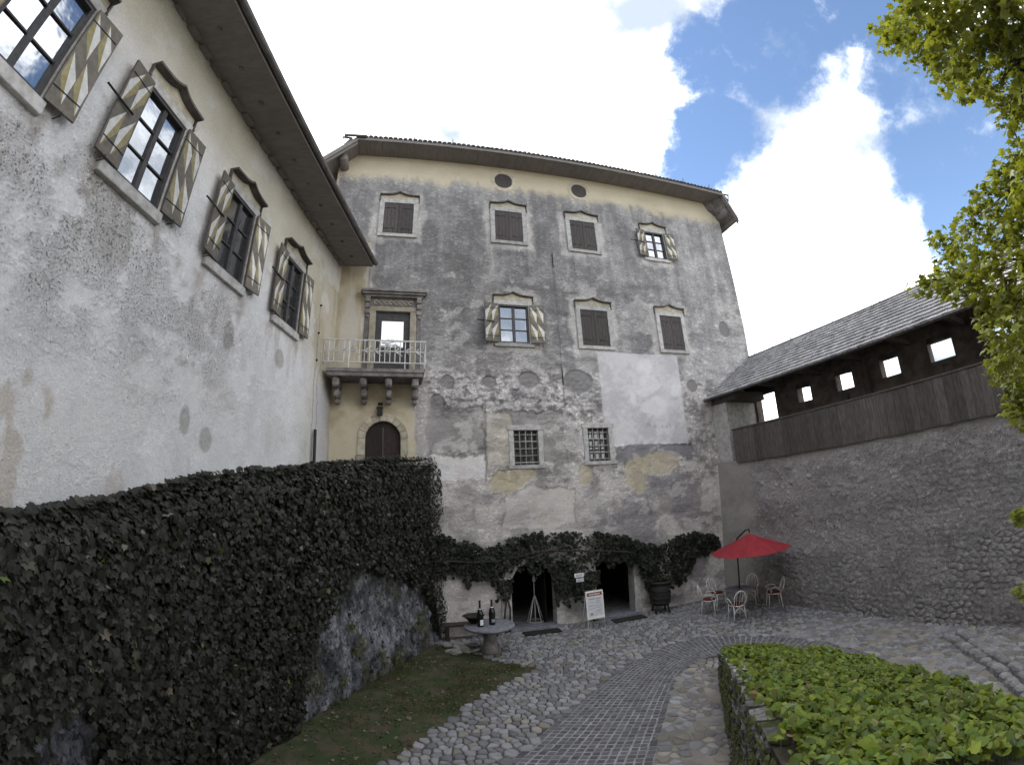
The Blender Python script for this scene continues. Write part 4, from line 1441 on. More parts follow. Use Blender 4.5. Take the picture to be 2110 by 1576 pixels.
def rw_fn(X, Z):
    wx = X + .5 * (fbm(X * 1.1, Z * 1.1, 5, 105) - .5)
    wz = Z + .5 * (fbm(X * 1.1 + 9, Z * 1.1, 5, 106) - .5)
    mid = fbm(X * 1.4, Z * 2.0, 5, 101)
    fin = fbm(X * 7, Z * 9, 4, 102)
    hz = fbm(X * .35, Z * 1.5, 4, 103)
    rb = rubble(X, Z, .21, 104)
    c = lerp((.225, .210, .205), (.335, .315, .308), sstep(.34, .66, .45 * mid + .3 * hz + .25 * fin))
    st = sstep(4.2, 7.0, wx + .6 * (mid - .5)) * sstep(4.6, 3.4, wz) + .8 * sstep(2.2, 1.2, wz) * sstep(2.0, 3.0, wx)
    st = np.clip(st, 0, 1)
    c = lerp(c, lerp(c * .78, (.25, .24, .24), rb), st * .45)
    flk = sstep(.60, .70, fbm(X * 6, Z * 6, 3, 107))
    c = lerp(c, (.34, .33, .33), flk * .55)
    pale = np.clip(sstep(1.75, 1.25, wx) + sstep(4.35, 4.6, wz - .10 * X * 0) * .7, 0, 1)
    c = lerp(c, lerp((.25, .235, .21), (.35, .33, .30), mid), pale * (.55 + .3 * sstep(3.6, 4.6, wz)))
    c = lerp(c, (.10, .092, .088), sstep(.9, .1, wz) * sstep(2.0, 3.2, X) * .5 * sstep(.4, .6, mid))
    c = lerp(c, (.30, .285, .28), rect(wx, wz, 2.0, 5.2, 1.75, 2.2, .15) * .5)
    c = lerp(c, (.10, .098, .10), rect(wx, wz, 1.6, 5.0, 2.5, 3.3, .25) * .4 * sstep(.35, .6, fin))
    r_ = 1 - .75 * pale
    disp = r_ * (.03 * (fin - .5) + .02 * (fbm(X * 15, Z * 17, 3, 108) - .5)) + st * .016 * rb + .05 * (fbm(X * .5, Z * .5, 3, 109) - .5) + .02 * flk * r_
    al = np.clip(1.0 - .85 * pale, 0, 1)
    return disp, np.concatenate([np.clip(c, .02, .7), al[..., None]], -1)


def rw_pos(X, Z, D):
    return np.stack([X, -D + .035 * (Z - 4.7), Z], -1)


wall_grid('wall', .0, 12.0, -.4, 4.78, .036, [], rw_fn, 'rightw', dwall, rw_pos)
mb = MB()
mb.box(.35, 12.0, 1.0, 2.0, -.4, 4.6)
mb.box(.05, 12.0, .06, 1.99, 4.60, 4.72)
mb.build('walk_floor', 'plank', dwall)
# separate stones standing proud in the nearer, lower part
pts = []
for j in range(24):
    for i in range(34):
        pts.append((4.9 + i * .19 + (.095 if j % 2 else 0) + rng.normal(0, .05), -.25 + j * .145 + rng.normal(0, .03)))
pts = np.array(pts)
sc_ = np.array([1.0, 1.3])
cells = voronoi_cells(pts * sc_, 14, .125)
keepp = [i for i in range(len(pts)) if fbm(pts[i:i + 1, 0] * 1.0, pts[i:i + 1, 1] * 1.2, 3, 120)[0] + .035 * (pts[i, 0] - 7.6) - .06 * (pts[i, 1] - 1.3) > .53]
items, cs, cols = [], [], []
for i in keepp:
    if len(cells[i]) < 3:
        continue
    V, F = stone_geo((cells[i] + pts[i] * sc_) / sc_, rng.uniform(.012, .042), .12, True, i)
    items.append(([(x, -h - .0 + .035 * (z - 4.7), z) for x, z, h in V], F))
    cs.append(pts[i])
    v = rng.uniform(.19, .29)
    cols.append(np.array((v * 1.02, v * .97, v * .96)))
pieces('stone', items, 'rock', dwall, 300, lambda i: -cs[i][0], cols)

# plank parapet
x = 1.02
while x < 11.9:
    wd = random.uniform(.19, .29)
    dz = random.uniform(-.012, .012)
    MB().box(x, x + wd - .006, -.085 - random.uniform(0, .01), -.05, 4.70 + dz, 5.84 + dz * .3).build('plank', 'plank', dwall)
    x += wd
MB().box(.98, 11.9, -.11, .03, 5.85, 5.90).build('parapet_rail', 'plank', dwall)
# outer wall of the walk, pierced by embrasures
EMB = [(.82, 1.74, 6.17, 7.22), (2.74, 3.30, 6.50, 7.04), (4.33, 4.95, 6.52, 7.08), (5.95, 6.57, 6.52, 7.08), (7.53, 8.26, 6.54, 7.10), (9.32, 10.0, 6.50, 7.02), (10.9, 11.5, 6.5, 7.0),
       (4.64, 4.71, 6.16, 6.38), (7.82, 7.90, 6.10, 6.40)]
BX0, BX1, BZ0, BZ1 = .30, 12.0, 4.72, 8.30
xs = sorted({BX0, BX1} | {e for h in EMB for e in h[:2]})
mb = MB()
for a, b in zip(xs[:-1], xs[1:]):
    hs = sorted([h for h in EMB if h[0] < (a + b) / 2 < h[1]], key=lambda h: h[2])
    z = BZ0
    for h in hs:
        mb.box(a, b, 1.70, 2.05, z, h[2])
        z = h[3]
    mb.box(a, b, 1.70, 2.05, z, BZ1)
mb.build('outer_wall', 'walk', dwall)
for h in EMB[:6]:                                   # ragged wooden lintels
    for k in range(4):
        xa = h[0] + (h[1] - h[0]) * k / 4
        MB().box(xa, xa + (h[1] - h[0]) / 4 + .02, 1.69, 1.74, h[3] - random.uniform(.0, .08), h[3] + .12).build('lintel', 'plank', dwall)
MB().box(.03, .74, .06, 1.69, 4.73, 6.95).build('end_wall', 'stone', dwall)
MB().box(.10, 1.25, .02, 1.68, 6.96, 7.26).build('tie_beam', 'plank', dwall)
for x in (5.47, 9.05, 11.8):
    MB().box(x - .10, x + .10, 1.50, 1.69, 4.73, 7.35).build('post', 'plank', dwall)
for x in (2.2, 3.8, 5.4, 7.0, 8.7, 10.4):
    MB().box(x - .06, x + .06, .25, 1.69, 7.22, 7.36).build('tie_beam', 'plank', dwall)
MB().box(.2, 12.0, .04, .20, 7.22, 7.38).build('wall_plate', 'plank', dwall)
ES, EZ0, RS, RZ0 = -.30, 7.16, 2.40, 8.96
def roof_pt(x, t, lift):
    n_y, n_z = -(RZ0 - EZ0), (RS - ES)
    L_ = math.hypot(n_y, n_z)
    return (x, ES + (RS - ES) * t + n_y / L_ * lift, EZ0 + (RZ0 - EZ0) * t + n_z / L_ * lift)
mb = MB()
x0e, x0r = .0, .26
mb.add([roof_pt(x0e - .03, 0, 0), roof_pt(12.0, 0, 0), roof_pt(12.0, 1, 0), roof_pt(x0r, 1, 0), roof_pt(x0e - .03, 0, -.06), roof_pt(12.0, 0, -.06), roof_pt(12.0, 1, -.06), roof_pt(x0r, 1, -.06), (12.0, 2.75, 8.7), (x0r, 2.75, 8.7)],
       [(0, 1, 2, 3), (7, 6, 5, 4), (0, 4, 5, 1), (3, 7, 4, 0), (1, 5, 6, 2), (3, 2, 8, 9)])
sroof = mb.build('roof', 'plank', dwall)
sh = MB()
items, cs, cols = [], [], []
NROW = 12
for r_ in range(NROW):
    t0, t1 = r_ / NROW - .01, (r_ + 1.25) / NROW
    x = x0e + (x0r - x0e) * (r_ / NROW) - .02 + random.uniform(0, .1)
    while x < 12.0:
        wd = random.uniform(.13, .21)
        j = random.uniform(-.004, .006)
        l0, l1 = .062 + random.uniform(0, .012), .006
        V = [roof_pt(x, t0 + j, .004), roof_pt(x + wd - .006, t0 + j, .004), roof_pt(x + wd - .006, t1, .001), roof_pt(x, t1, .001),
             roof_pt(x, t0 + j, l0), roof_pt(x + wd - .006, t0 + j, l0), roof_pt(x + wd - .006, t1, l1 + .004), roof_pt(x, t1, l1 + .004)]
        items.append((V, [(4, 5, 6, 7), (0, 1, 5, 4), (1, 2, 6, 5), (3, 0, 4, 7)]))
        cs.append((x, r_))
        v = rng.uniform(.26, .45)
        cols.append(np.array((v, v * .985, v * 1.0)))
        x += wd
pieces('shingle', items, 'rock', sroof, 300, lambda i: (-cs[i][0]) if cs[i][0] < 9.8 else 99, cols, smooth=False)
MB().tube([roof_pt(x0r, 1, .03), roof_pt(12.0, 1, .03)], .05, 6).build('ridge_cap', 'gutter', sroof)
for k in range(13):
    x = .6 + .93 * k
    p = roof_pt(x, 1, .02)
    MB().tube([p, (p[0], p[1], p[2] + .12)], .016, 5).build('wire_post', 'iron', sroof)
p = roof_pt(.5, 1, .02)
MB().tube([(.4, p[1], p[2] + .12), (12.0, p[1], p[2] + .12)], .005, 4).build('lightning_wire', 'gutter', sroof)
# low stone kerb climbing beside the wall
kerb = thing('stone_kerb', (0, 0, 0), 0, 'low rough stone kerb running out from the foot of the defence wall', 'kerb')
kp = catmull([(9.30, 7.95), (8.75, 6.75), (8.30, 5.8), (7.7, 4.8), (7.0, 3.6)], 24)
for i in range(23):
    p = (kp[i] + kp[i + 1]) / 2
    d = kp[i + 1] - kp[i]
    nrm = np.array([-d[1], d[0]]) / np.hypot(*d)
    for side in (0, 1):
        c = p + nrm * (-.16 + .30 * side) + rng.normal(0, .015, 2)
        poly = np.array([(math.cos(a) * .15 * rng.uniform(.85, 1.1), math.sin(a) * .155 * rng.uniform(.85, 1.1)) for a in np.linspace(0, 2 * math.pi, 7)[:-1]])
        ca, sa = d / np.hypot(*d)
        poly = np.stack([poly[:, 0] * ca - poly[:, 1] * sa, poly[:, 0] * sa + poly[:, 1] * ca], 1) + c
        V, F = stone_geo(poly, rng.uniform(.10, .16), .03, True, i * 2 + side)
        me = bpy.data.meshes.new('kerb_stone')
        me.from_pydata(V, [], F)
        me.materials.append(MAT['rock'])
        v = rng.uniform(.17, .27)
        set_col(me, np.tile((v, v * .98, v), (len(V), 1)))
        link('kerb_stone', me, kerb)

# ================================================================== IVY-CLAD RETAINING WALL
rwall = thing('retaining_wall', (0, 0, 0), 0, 'rough limestone retaining wall under the ivy, bare rock at its lower end', 'wall')
S1 = 4.64
DV = np.array([.27197, .96231])
def path(s):
    s = np.asarray(s, float)
    x = np.where(s < S1, -4.75 - .01 * s / S1, -4.76 + DV[0] * (s - S1))
    y = np.where(s < S1, 1.0 + s, 5.64 + DV[1] * (s - S1))
    k = sstep(S1 - .8, S1 + .8, s)
    nx = 1 * (1 - k) + DV[1] * k
    ny = -DV[0] * k
    return x, y, nx, ny
def ztop(s):
    return np.interp(s, [0, 2.0, 3.4, 4.8, 7.5, 10.4, 12.8], [3.45, 3.60, 3.80, 4.12, 4.58, 4.95, 5.10])
BARE = [(6.45, -.2), (6.85, .58), (7.45, 1.53), (8.4, 2.33), (9.1, 2.62), (9.9, 2.25), (10.3, 2.12), (11.7, 1.70), (12.2, .45), (12.8, 0), (12.8, -.2)]
BARE2 = [(1.9, .9), (2.0, 1.65), (2.75, 1.75), (2.95, 1.2), (2.6, .85)]


def ret_fn(S, Z):
    mid = fbm(S * 1.6, Z * 1.4, 5, 131)
    fin = fbm(S * 6, Z * 4.5, 4, 132)
    ver = fbm(S * 9, Z * 2.2, 4, 133)
    wob = .35 * (fbm(S * 3, Z * 3, 4, 134) - .5)
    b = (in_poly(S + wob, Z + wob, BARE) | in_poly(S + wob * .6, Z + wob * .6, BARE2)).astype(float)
    c = lerp((.09, .09, .10), (.26, .265, .29), sstep(.36, .64, .4 * mid + .3 * fin + .3 * ver))
    moss = sstep(.54, .66, fbm(S * 1.8 + 7, Z * 1.5, 5, 135))
    c = c * (1 - .5 * sstep(.5, .62, fbm(S * 4, Z * 3, 5, 138)))[..., None]
    c = lerp(c, (.10, .095, .06), moss * .75)
    c = lerp((.028, .028, .022), c, b)  # under the ivy: dark organic tone with the shade behind leaves painted in
    rb = rubble(S, Z, .34, 136)
    disp = .10 * (fbm(S * 1.2, Z * 1.2, 4, 137) - .3) + .12 * (fin - .5) + .10 * (ver - .5) + .02 * rb + .05 * (fbm(S * 14, Z * 9, 3, 139) - .5)
    disp = disp + .20 * sstep(2.2, 0, Z)
    return disp, np.clip(c, .01, .6)


def ret_pos(S, Z, D):
    x, y, nx, ny = path(S)
    zt = ztop(S)
    return np.stack([x + nx * D, y + ny * D, np.minimum(Z, zt)], -1)


wall_grid('stone_face', 0, 12.72, -.15, 5.2, .045, [], ret_fn, 'rockface', rwall, ret_pos)
ss = np.linspace(0, 12.72, 40)
x, y, nx, ny = path(ss)
V = [(a, b, ztop(s) - .004) for a, b, s in zip(x, y, ss)] + [(-5.42, 1.0 + 12.1 * i / 39, ztop(s) - .004) for i, s in enumerate(ss)]
MB().add(V, [(i, i + 1, 41 + i, 40 + i) for i in range(39)]).build('cap', 'soil', rwall)

ivy = thing('ivy', (0, 0, 0), 0, 'thick dark green ivy smothering the retaining wall in the left foreground', 'ivy')
n = 36000
S = rng.uniform(.3, 12.72, n)
Z = rng.uniform(-.05, 1.0, n) * (ztop(S) + .10 + .16 * fbm(S * 1.6, S * 0, 4, 139))
wob = .45 * (fbm(S * 3, Z * 3, 4, 134) - .5)
bare = in_poly(S + wob, Z + wob, BARE) | in_poly(S + wob * .6, Z + wob * .6, BARE2)
keep = ~bare | (rng.random(n) < .015)
S, Z = S[keep], Z[keep]
n = len(S)
zt = ztop(S)
x, y, nx, ny = path(S)
puff = .16 + .22 * fbm(S * .8, Z * .9, 4, 140) + .10 * sstep(1.0, 2.4, Z)
puff = puff + .20 * sstep(2.2, 0, Z) + .10 * (fbm(S * 2.5, Z * 2.5, 3, 141) - .5)
rim = sstep(zt - .35, zt + .12, Z)
depth = rng.uniform(0, 1, n) ** 1.7 * .20
D = np.maximum(puff - depth, .03) * (1 - .45 * rim)
C_ = np.stack([x + nx * D, y + ny * D, Z + .05], 1)
tilt = .35 + .9 * rim + rng.normal(0, .35, n)
N_ = np.stack([nx + rng.normal(0, .38, n), ny + rng.normal(0, .38, n), tilt], 1)
size = np.interp(S, [0, 5, 9, 12.7], [.125, .110, .082, .070]) * rng.uniform(.5, 1.35, n)
# leaves over the top of the wall
m = 4200
S2 = rng.uniform(.3, 12.5, m)
x2, y2, nx2, ny2 = path(S2)
B2 = rng.uniform(0, 1, m) ** 1.2
xb = x2 * (1 - B2) + B2 * np.maximum(-5.36, x2 - .95)
C2 = np.stack([xb + .06, y2, ztop(S2) + .10 + .12 * fbm(S2 * 2, B2 * 3, 3, 142) - .10 * B2], 1)
N2 = np.stack([rng.normal(.1, .4, m), rng.normal(0, .4, m), np.ones(m)], 1)
C_, N_ = np.vstack([C_, C2]), np.vstack([N_, N2])
size = np.concatenate([size, np.interp(S2, [0, 5, 12.7], [.13, .12, .085]) * rng.uniform(.6, 1.15, m)])
n = len(C_)
v = rng.uniform(.55, 1.35, n)
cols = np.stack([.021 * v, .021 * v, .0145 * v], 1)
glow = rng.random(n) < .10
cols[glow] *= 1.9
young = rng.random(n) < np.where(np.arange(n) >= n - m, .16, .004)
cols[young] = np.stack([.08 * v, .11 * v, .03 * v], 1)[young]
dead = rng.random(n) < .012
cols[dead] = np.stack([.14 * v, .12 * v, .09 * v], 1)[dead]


def plant_leaves(root, C_, N_, size, outline, mat, cols, fold, upv, n_single, seen=None):
    dist = np.linalg.norm(C_ - np.array([0, 0, CAM_H]), axis=1) / size
    if seen is not None:
        dist = np.where(seen, dist, 1e6)
    order = np.argsort(dist)
    big, rest = order[:n_single], order[n_single:]
    for i in big:
        me = leaf_mesh('leaf', np.zeros((1, 3)), N_[i:i + 1], size[i:i + 1], outline, mat, cols[i:i + 1], fold, None if upv is None else upv[i:i + 1])
        link('leaf', me, root, tuple(C_[i]))
    me = leaf_mesh('foliage', C_[rest], N_[rest], size[rest], outline, mat, cols[rest], fold, None if upv is None else upv[rest])
    tag(link('foliage', me, root), kind='stuff')


az = np.degrees(np.arctan2(C_[:, 0], C_[:, 1]))
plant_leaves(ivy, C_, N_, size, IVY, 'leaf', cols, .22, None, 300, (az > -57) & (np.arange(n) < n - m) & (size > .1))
for k in range(14):
    s0 = .8 + .85 * k + random.uniform(-.3, .3)
    z0, pts_ = 0.0, []
    for j in range(8):
        zz = (ztop(s0) - .3) * j / 7
        s0 += random.uniform(-.15, .15)
        a, b, p, q = path(np.array(s0))
        pts_.append((float(a + p * .10 + p * .2 * max(0, 1 - zz / 2.2)), float(b + q * .1), zz))
    if 6.2 < s0 < 12.7:
        continue
    MB().tube(pts_, [.022, .02, .018, .016, .014, .012, .01, .008], 5).build('stem', 'bark', ivy)
# tufts growing on the bare rock
for k in range(9):
    s0, z0 = random.uniform(7.0, 12.0), random.uniform(.2, 1.9)
    if not in_poly(np.array([s0]), np.array([z0]), BARE)[0]:
        continue
    a, b, p, q = [float(t) for t in path(np.array(s0))]
    tf = thing('rock_plant', (a + p * .16 + p * .2 * max(0, 1 - z0 / 2.2), b + q * .16, z0), 0, 'small green tuft growing from the bare limestone face', 'plant', 'tufts on the bare rock')
    m_ = 40
    me = leaf_mesh('foliage', rng.normal(0, .06, (m_, 3)), rng.normal(0, .6, (m_, 3)) + np.array([p, q, .5]), rng.uniform(.03, .07, m_), HEART, 'leaf',
                   np.stack([rng.uniform(.05, .09, m_), rng.uniform(.06, .10, m_), rng.uniform(.02, .04, m_)], 1), .3)
    tag(link('foliage', me, tf), kind='stuff')

# ================================================================== PLANTING BANK INSIDE THE BEND
bank = thing('planting_bank', (0, 0, 0), 0, 'sloping bank between mossy dry stone walls inside the road bend', 'planter')
NL = 60
bl, br = catmull(BANK_L, NL), catmull(BANK_R, NL)
V, F = [], []
M_ = 15
for i in range(NL):
    for j in range(M_):
        f = j / (M_ - 1)
        p = bl[i] * (1 - f) + br[i] * f
        z = p[2] - .10 + .05 * math.sin(f * math.pi)
        V.append((p[0], p[1], z))
F = [(i * M_ + j, i * M_ + j + 1, (i + 1) * M_ + j + 1, (i + 1) * M_ + j) for i in range(NL - 1) for j in range(M_ - 1)]
MB().add(V, F, 0, True).build('soil', 'soil', bank)
# side faces
mb = MB()
V, F = [], []
for i in range(NL):
    V += [(bl[i][0] - .05, bl[i][1], -.05), (bl[i][0], bl[i][1], bl[i][2] - .10)]
b0 = len(V)
for i in range(NL):
    V += [(br[i][0] + .30, br[i][1], -.05), (br[i][0], br[i][1], br[i][2] - .10)]
F = [(2 * i, 2 * i + 1, 2 * i + 3, 2 * i + 2) for i in range(NL - 1)] + [(b0 + 2 * i + 1, b0 + 2 * i, b0 + 2 * i + 2, b0 + 2 * i + 3) for i in range(NL - 1)]
F += [(2 * NL - 2, 2 * NL - 1, b0 + 2 * NL - 1, b0 + 2 * NL - 2)]
mb.add(V, F)
mb.build('core', 'soil', bank)
# dry stone facing on the left side and round the far end
line = [np.array(p) for p in bl] + [bl[-1] * (1 - f) + br[-1] * f + np.array([.10 * math.sin(math.pi * f), .16 * math.sin(math.pi * f), 0]) for f in np.linspace(.15, 1, 8)]
line = np.array(line)
items, cs, cols = [], [], []
for i in range(14, len(line) - 1):
    a, b = line[i], line[i + 1]
    d = (b - a)[:2]
    L_ = np.hypot(*d)
    t = d / L_
    nrm = np.array([-t[1], t[0]])
    top = (a[2] + b[2]) / 2 - .06
    z = -.02
    nparts = max(1, int(round(L_ / .16)))
    while z < top:
        h = random.uniform(.055, .10)
        for q in range(nparts):
            u0, u1 = (q + random.uniform(-.05, .05)) / nparts, (q + 1 + random.uniform(-.05, .05)) / nparts
            dep = random.uniform(.03, .075)
            p0, p1 = a[:2] + d * u0, a[:2] + d * u1
            e = .012
            Vv = []
            for k, (pp, zz) in enumerate(((p0, z), (p1, z), (p1, z + h - e), (p0, z + h - e))):
                Vv.append((*(pp - nrm * .12), zz))
            for pp, zz in ((p0 + t * .012, z + .012), (p1 - t * .012, z + .012), (p1 - t * .012, z + h - e - .012), (p0 + t * .012, z + h - e - .012)):
                dd = dep + random.uniform(-.012, .012)
                Vv.append((*(pp + nrm * dd), zz + random.uniform(-.008, .008)))
            items.append((Vv, [(7, 6, 5, 4), (0, 1, 5, 4)[::-1], (1, 2, 6, 5)[::-1], (2, 3, 7, 6)[::-1], (3, 0, 4, 7)[::-1]]))
            cs.append(((a[0] + b[0]) / 2, (a[1] + b[1]) / 2))
            v = random.uniform(.10, .24)
            mossy = random.random() < .42
            cols.append(np.array((.085, .10, .04)) * random.uniform(.6, 1.2) if mossy else np.array((v, v * .97, v * .95)))
        z += h
pieces('wall_stone', items, 'rock', bank, 300, near_key(cs), cols, smooth=False)
# flat cap stones at the far, bare end of the wall
for i in range(30, NL - 1, 2):
    p, q = bl[i], bl[min(i + 2, NL - 1)]
    d = (q - p)[:2]
    t = d / (np.hypot(*d) + 1e-6)
    nrm = np.array([t[1], -t[0]])
    wd = random.uniform(.22, .34)
    z = (p[2] + q[2]) / 2 - .05
    a, b = p[:2] - nrm * .06, q[:2] - nrm * .06 - t * .015
    poly = np.array([a, a + nrm * wd, b + nrm * wd * random.uniform(.85, 1.1), b])
    Vv, Fv = stone_geo(poly, .05, .03, True, i)
    me = bpy.data.meshes.new('cap_stone')
    slope = (q[2] - p[2]) / (np.hypot(*d) + 1e-6)
    me.from_pydata([(x, y, zz + z + slope * ((np.array([x, y]) - (p[:2] + q[:2]) / 2) @ t)) for x, y, zz in Vv], [], Fv)
    me.materials.append(MAT['rock'])
    v = random.uniform(.22, .36)
    set_col(me, np.tile((v, v * .98, v * .96), (len(Vv), 1)))
    link('cap_stone', me, bank)

herb = thing('ground_cover_plant', (0, 0, 0), 0, 'bright green broad leaved ground cover on the bank in the right foreground', 'plant')
n = 18000
u_ = rng.uniform(0, 1, n)
f_ = rng.uniform(-.02, 1.05, n)
ii = u_ * (NL - 1)
i0 = np.minimum(ii.astype(int), NL - 2)
fr = (ii - i0)[:, None]
pl = bl[i0] * (1 - fr) + bl[i0 + 1] * fr
pr = br[i0] * (1 - fr) + br[i0 + 1] * fr
P = pl * (1 - f_[:, None]) + pr * f_[:, None]
thin = fbm(P[:, 0] * 2.2, P[:, 1] * 2.2, 3, 150)
edge = np.clip((f_ - .03 - .26 * sstep(4.5, 7.5, P[:, 1])) / .10, 0, 1)
keep = (rng.random(n) < .12 + .88 * edge) & ((thin < .66) | (rng.random(n) < .35)) & (P[:, 1] > 1.9)
P = P[keep]
n = len(P)
hh = -.02 + .20 * fbm(P[:, 0] * 1.6, P[:, 1] * 1.6, 3, 151) + rng.uniform(-.05, .07, n)
P[:, 2] += hh
N_ = np.stack([rng.normal(-.12, .62, n), rng.normal(-.25, .62, n), np.ones(n)], 1)
size = .03 + .085 * rng.beta(1.5, 2.0, n)
v = rng.uniform(.45, 1.35, n)
cols = np.stack([.112 * v, .155 * v, .018 * v], 1)
pale = rng.random(n) < .06
cols[pale] = np.stack([.17 * v, .20 * v, .07 * v], 1)[pale]
hue = rng.random((n, 1))
cols = cols * (np.array([1.25, 1.1, .9]) * hue + np.array([.72, .85, 1.1]) * (1 - hue))
brn = rng.random(n) < .010
cols[brn] = np.array([.17, .12, .06])
upv = rng.normal(0, 1, (n, 3)) + np.array([0, -.5, -.4])
vis = (np.degrees(np.arctan2(P[:, 0], P[:, 1])) < 57) & (P[:, 1] > 2.3)
plant_leaves(herb, P, N_, size, HEART, 'pleaf', cols, .45, upv, 300, vis)
st = MB()
for i in range(0, n, 5):
    p = P[i]
    st.tube([(p[0], p[1], p[2] - .02), (p[0] + random.uniform(-.04, .04), p[1] + random.uniform(-.04, .04), p[2] - .17)], .0035, 3, cap=False)
me = st.mesh('stalk', 'pleaf')
set_col(me, np.tile((.16, .20, .07), (len(me.vertices), 1)))
tag(link('stalks', me, herb), kind='stuff')
# moss and small weeds hanging on the wall face
n = 2600
i0 = rng.integers(10, NL - 1, n)
P = bl[i0] + (bl[np.minimum(i0 + 1, NL - 1)] - bl[i0]) * rng.random((n, 1))
zf = rng.uniform(0.0, 1.0, n)
mk = fbm(P[:, 1] * 1.7, zf * 2.5, 3, 155) + .12 * zf > .52
P, zf = P[mk], zf[mk]
n = len(P)
P = np.stack([P[:, 0] - .075, P[:, 1] + .03, P[:, 2] * zf], 1)
v = rng.uniform(.6, 1.3, n)
me = leaf_mesh('wall_moss', P, np.stack([-np.ones(n), rng.normal(.2, .4, n), rng.normal(.3, .4, n)], 1), rng.uniform(.03, .085, n), HEART, 'leaf', np.stack([.085 * v, .095 * v, .035 * v], 1), .3)
tag(link('wall_moss', me), 'moss and small weeds on the dry stone wall of the bank', 'moss', kind='stuff')

# ================================================================== VINE OVER THE CELLAR DOORS
vine = thing('grape_vine', tuple(fpt(5.2, .1, 0)), 0, 'dark leafy vine trained along the facade above the cellar doors', 'vine')
ve = fpt(5.2, .1, 0)
TOPL = [(2.9, 3.05), (3.4, 2.95), (4.35, 2.66), (4.71, 2.58), (5.31, 2.85), (6.0, 2.92), (6.84, 2.92), (8.98, 2.66), (9.67, 2.30), (10.22, 2.22), (10.9, 2.38), (12.02, 2.42), (13.0, 2.10)]
BOTL = [(2.9, 1.85), (3.75, 1.85), (4.02, 1.50), (4.39, 1.75), (4.70, 1.60), (4.87, 1.10), (5.25, 1.05), (5.44, 1.82), (6.60, 1.75), (6.75, .75), (7.52, .70), (8.05, .75), (8.25, 1.65), (9.46, 1.65), (9.75, .95), (10.0, .75), (10.6, .60), (11.2, .65), (11.6, 1.05), (11.94, 1.45), (13.0, 1.80)]
n = 15000
U = rng.uniform(2.9, 13.0, n)
Zt = np.interp(U, *zip(*TOPL)) + .34 * (fbm(U * 7.0, U * 0 + 1, 4, 160, .7) - .5)
Zb = np.interp(U, *zip(*BOTL)) + .95 * (fbm(U * 5.5, U * 0 + 8, 4, 161, .7) - .5)
f_ = rng.random(n)
Z = Zb + (Zt - Zb) * f_
hole = fbm(U * 2.0, Z * 2.2, 3, 162)
keep = (hole < .56) | (rng.random(n) < .22)
U, Z, f_ = U[keep], Z[keep], f_[keep]
n = len(U)
Nn = .12 + .22 * fbm(U * 5, Z * 5, 3, 163) * np.clip(.4 + f_, 0, 1) - rng.random(n) ** 2 * .15
Nn = np.maximum(Nn, .04) + .42 * np.exp(-((U - 10.3) / .55) ** 2) * sstep(.4, 1.0, Z)
W_ = np.stack([OX + U * math.cos(AF) + Nn * math.sin(AF) - ve.x, OY + U * math.sin(AF) - Nn * math.cos(AF) - ve.y, Z], 1)
N_ = np.stack([math.sin(AF) + rng.normal(0, .45, n), -math.cos(AF) + rng.normal(0, .6, n), .6 + rng.normal(0, .5, n)], 1)
v = rng.uniform(.45, 1.4, n)
cols = np.stack([.019 * v, .022 * v, .014 * v], 1)
br_ = (rng.random(n) < .045) & (f_ > .35)
cols[br_] = np.stack([.075 * v, .08 * v, .05 * v], 1)[br_]
me = leaf_mesh('foliage', W_, N_, rng.uniform(.06, .155, n), MAPLE, 'leaf', cols, .25)
tag(link('foliage', me, vine), kind='stuff')
def vp(u, nn, z):
    p = fpt(u, nn, z)
    return (p.x - ve.x, p.y - ve.y, z)
for pth in ([(5.12, .12, -.02), (5.08, .16, .5), (5.16, .14, 1.0), (5.05, .2, 1.6), (5.3, .2, 2.2)], [(5.22, .1, .0), (5.27, .14, .7), (5.12, .18, 1.3)], [(7.95, .12, 0), (7.80, .14, .5), (7.62, .16, .95), (7.5, .2, 1.7)],
            [(5.1, .2, 2.2), (6.5, .22, 2.4), (8.5, .22, 2.2), (10.4, .2, 1.9), (12.4, .2, 2.0)], [(5.2, .2, 2.2), (4.2, .22, 2.2), (3.1, .2, 2.3)]):
    q = [vp(*p) for p in pth]
    MB().tube(q, [.035 - .004 * k for k in range(len(q))], 6).build('stem', 'bark', vine)

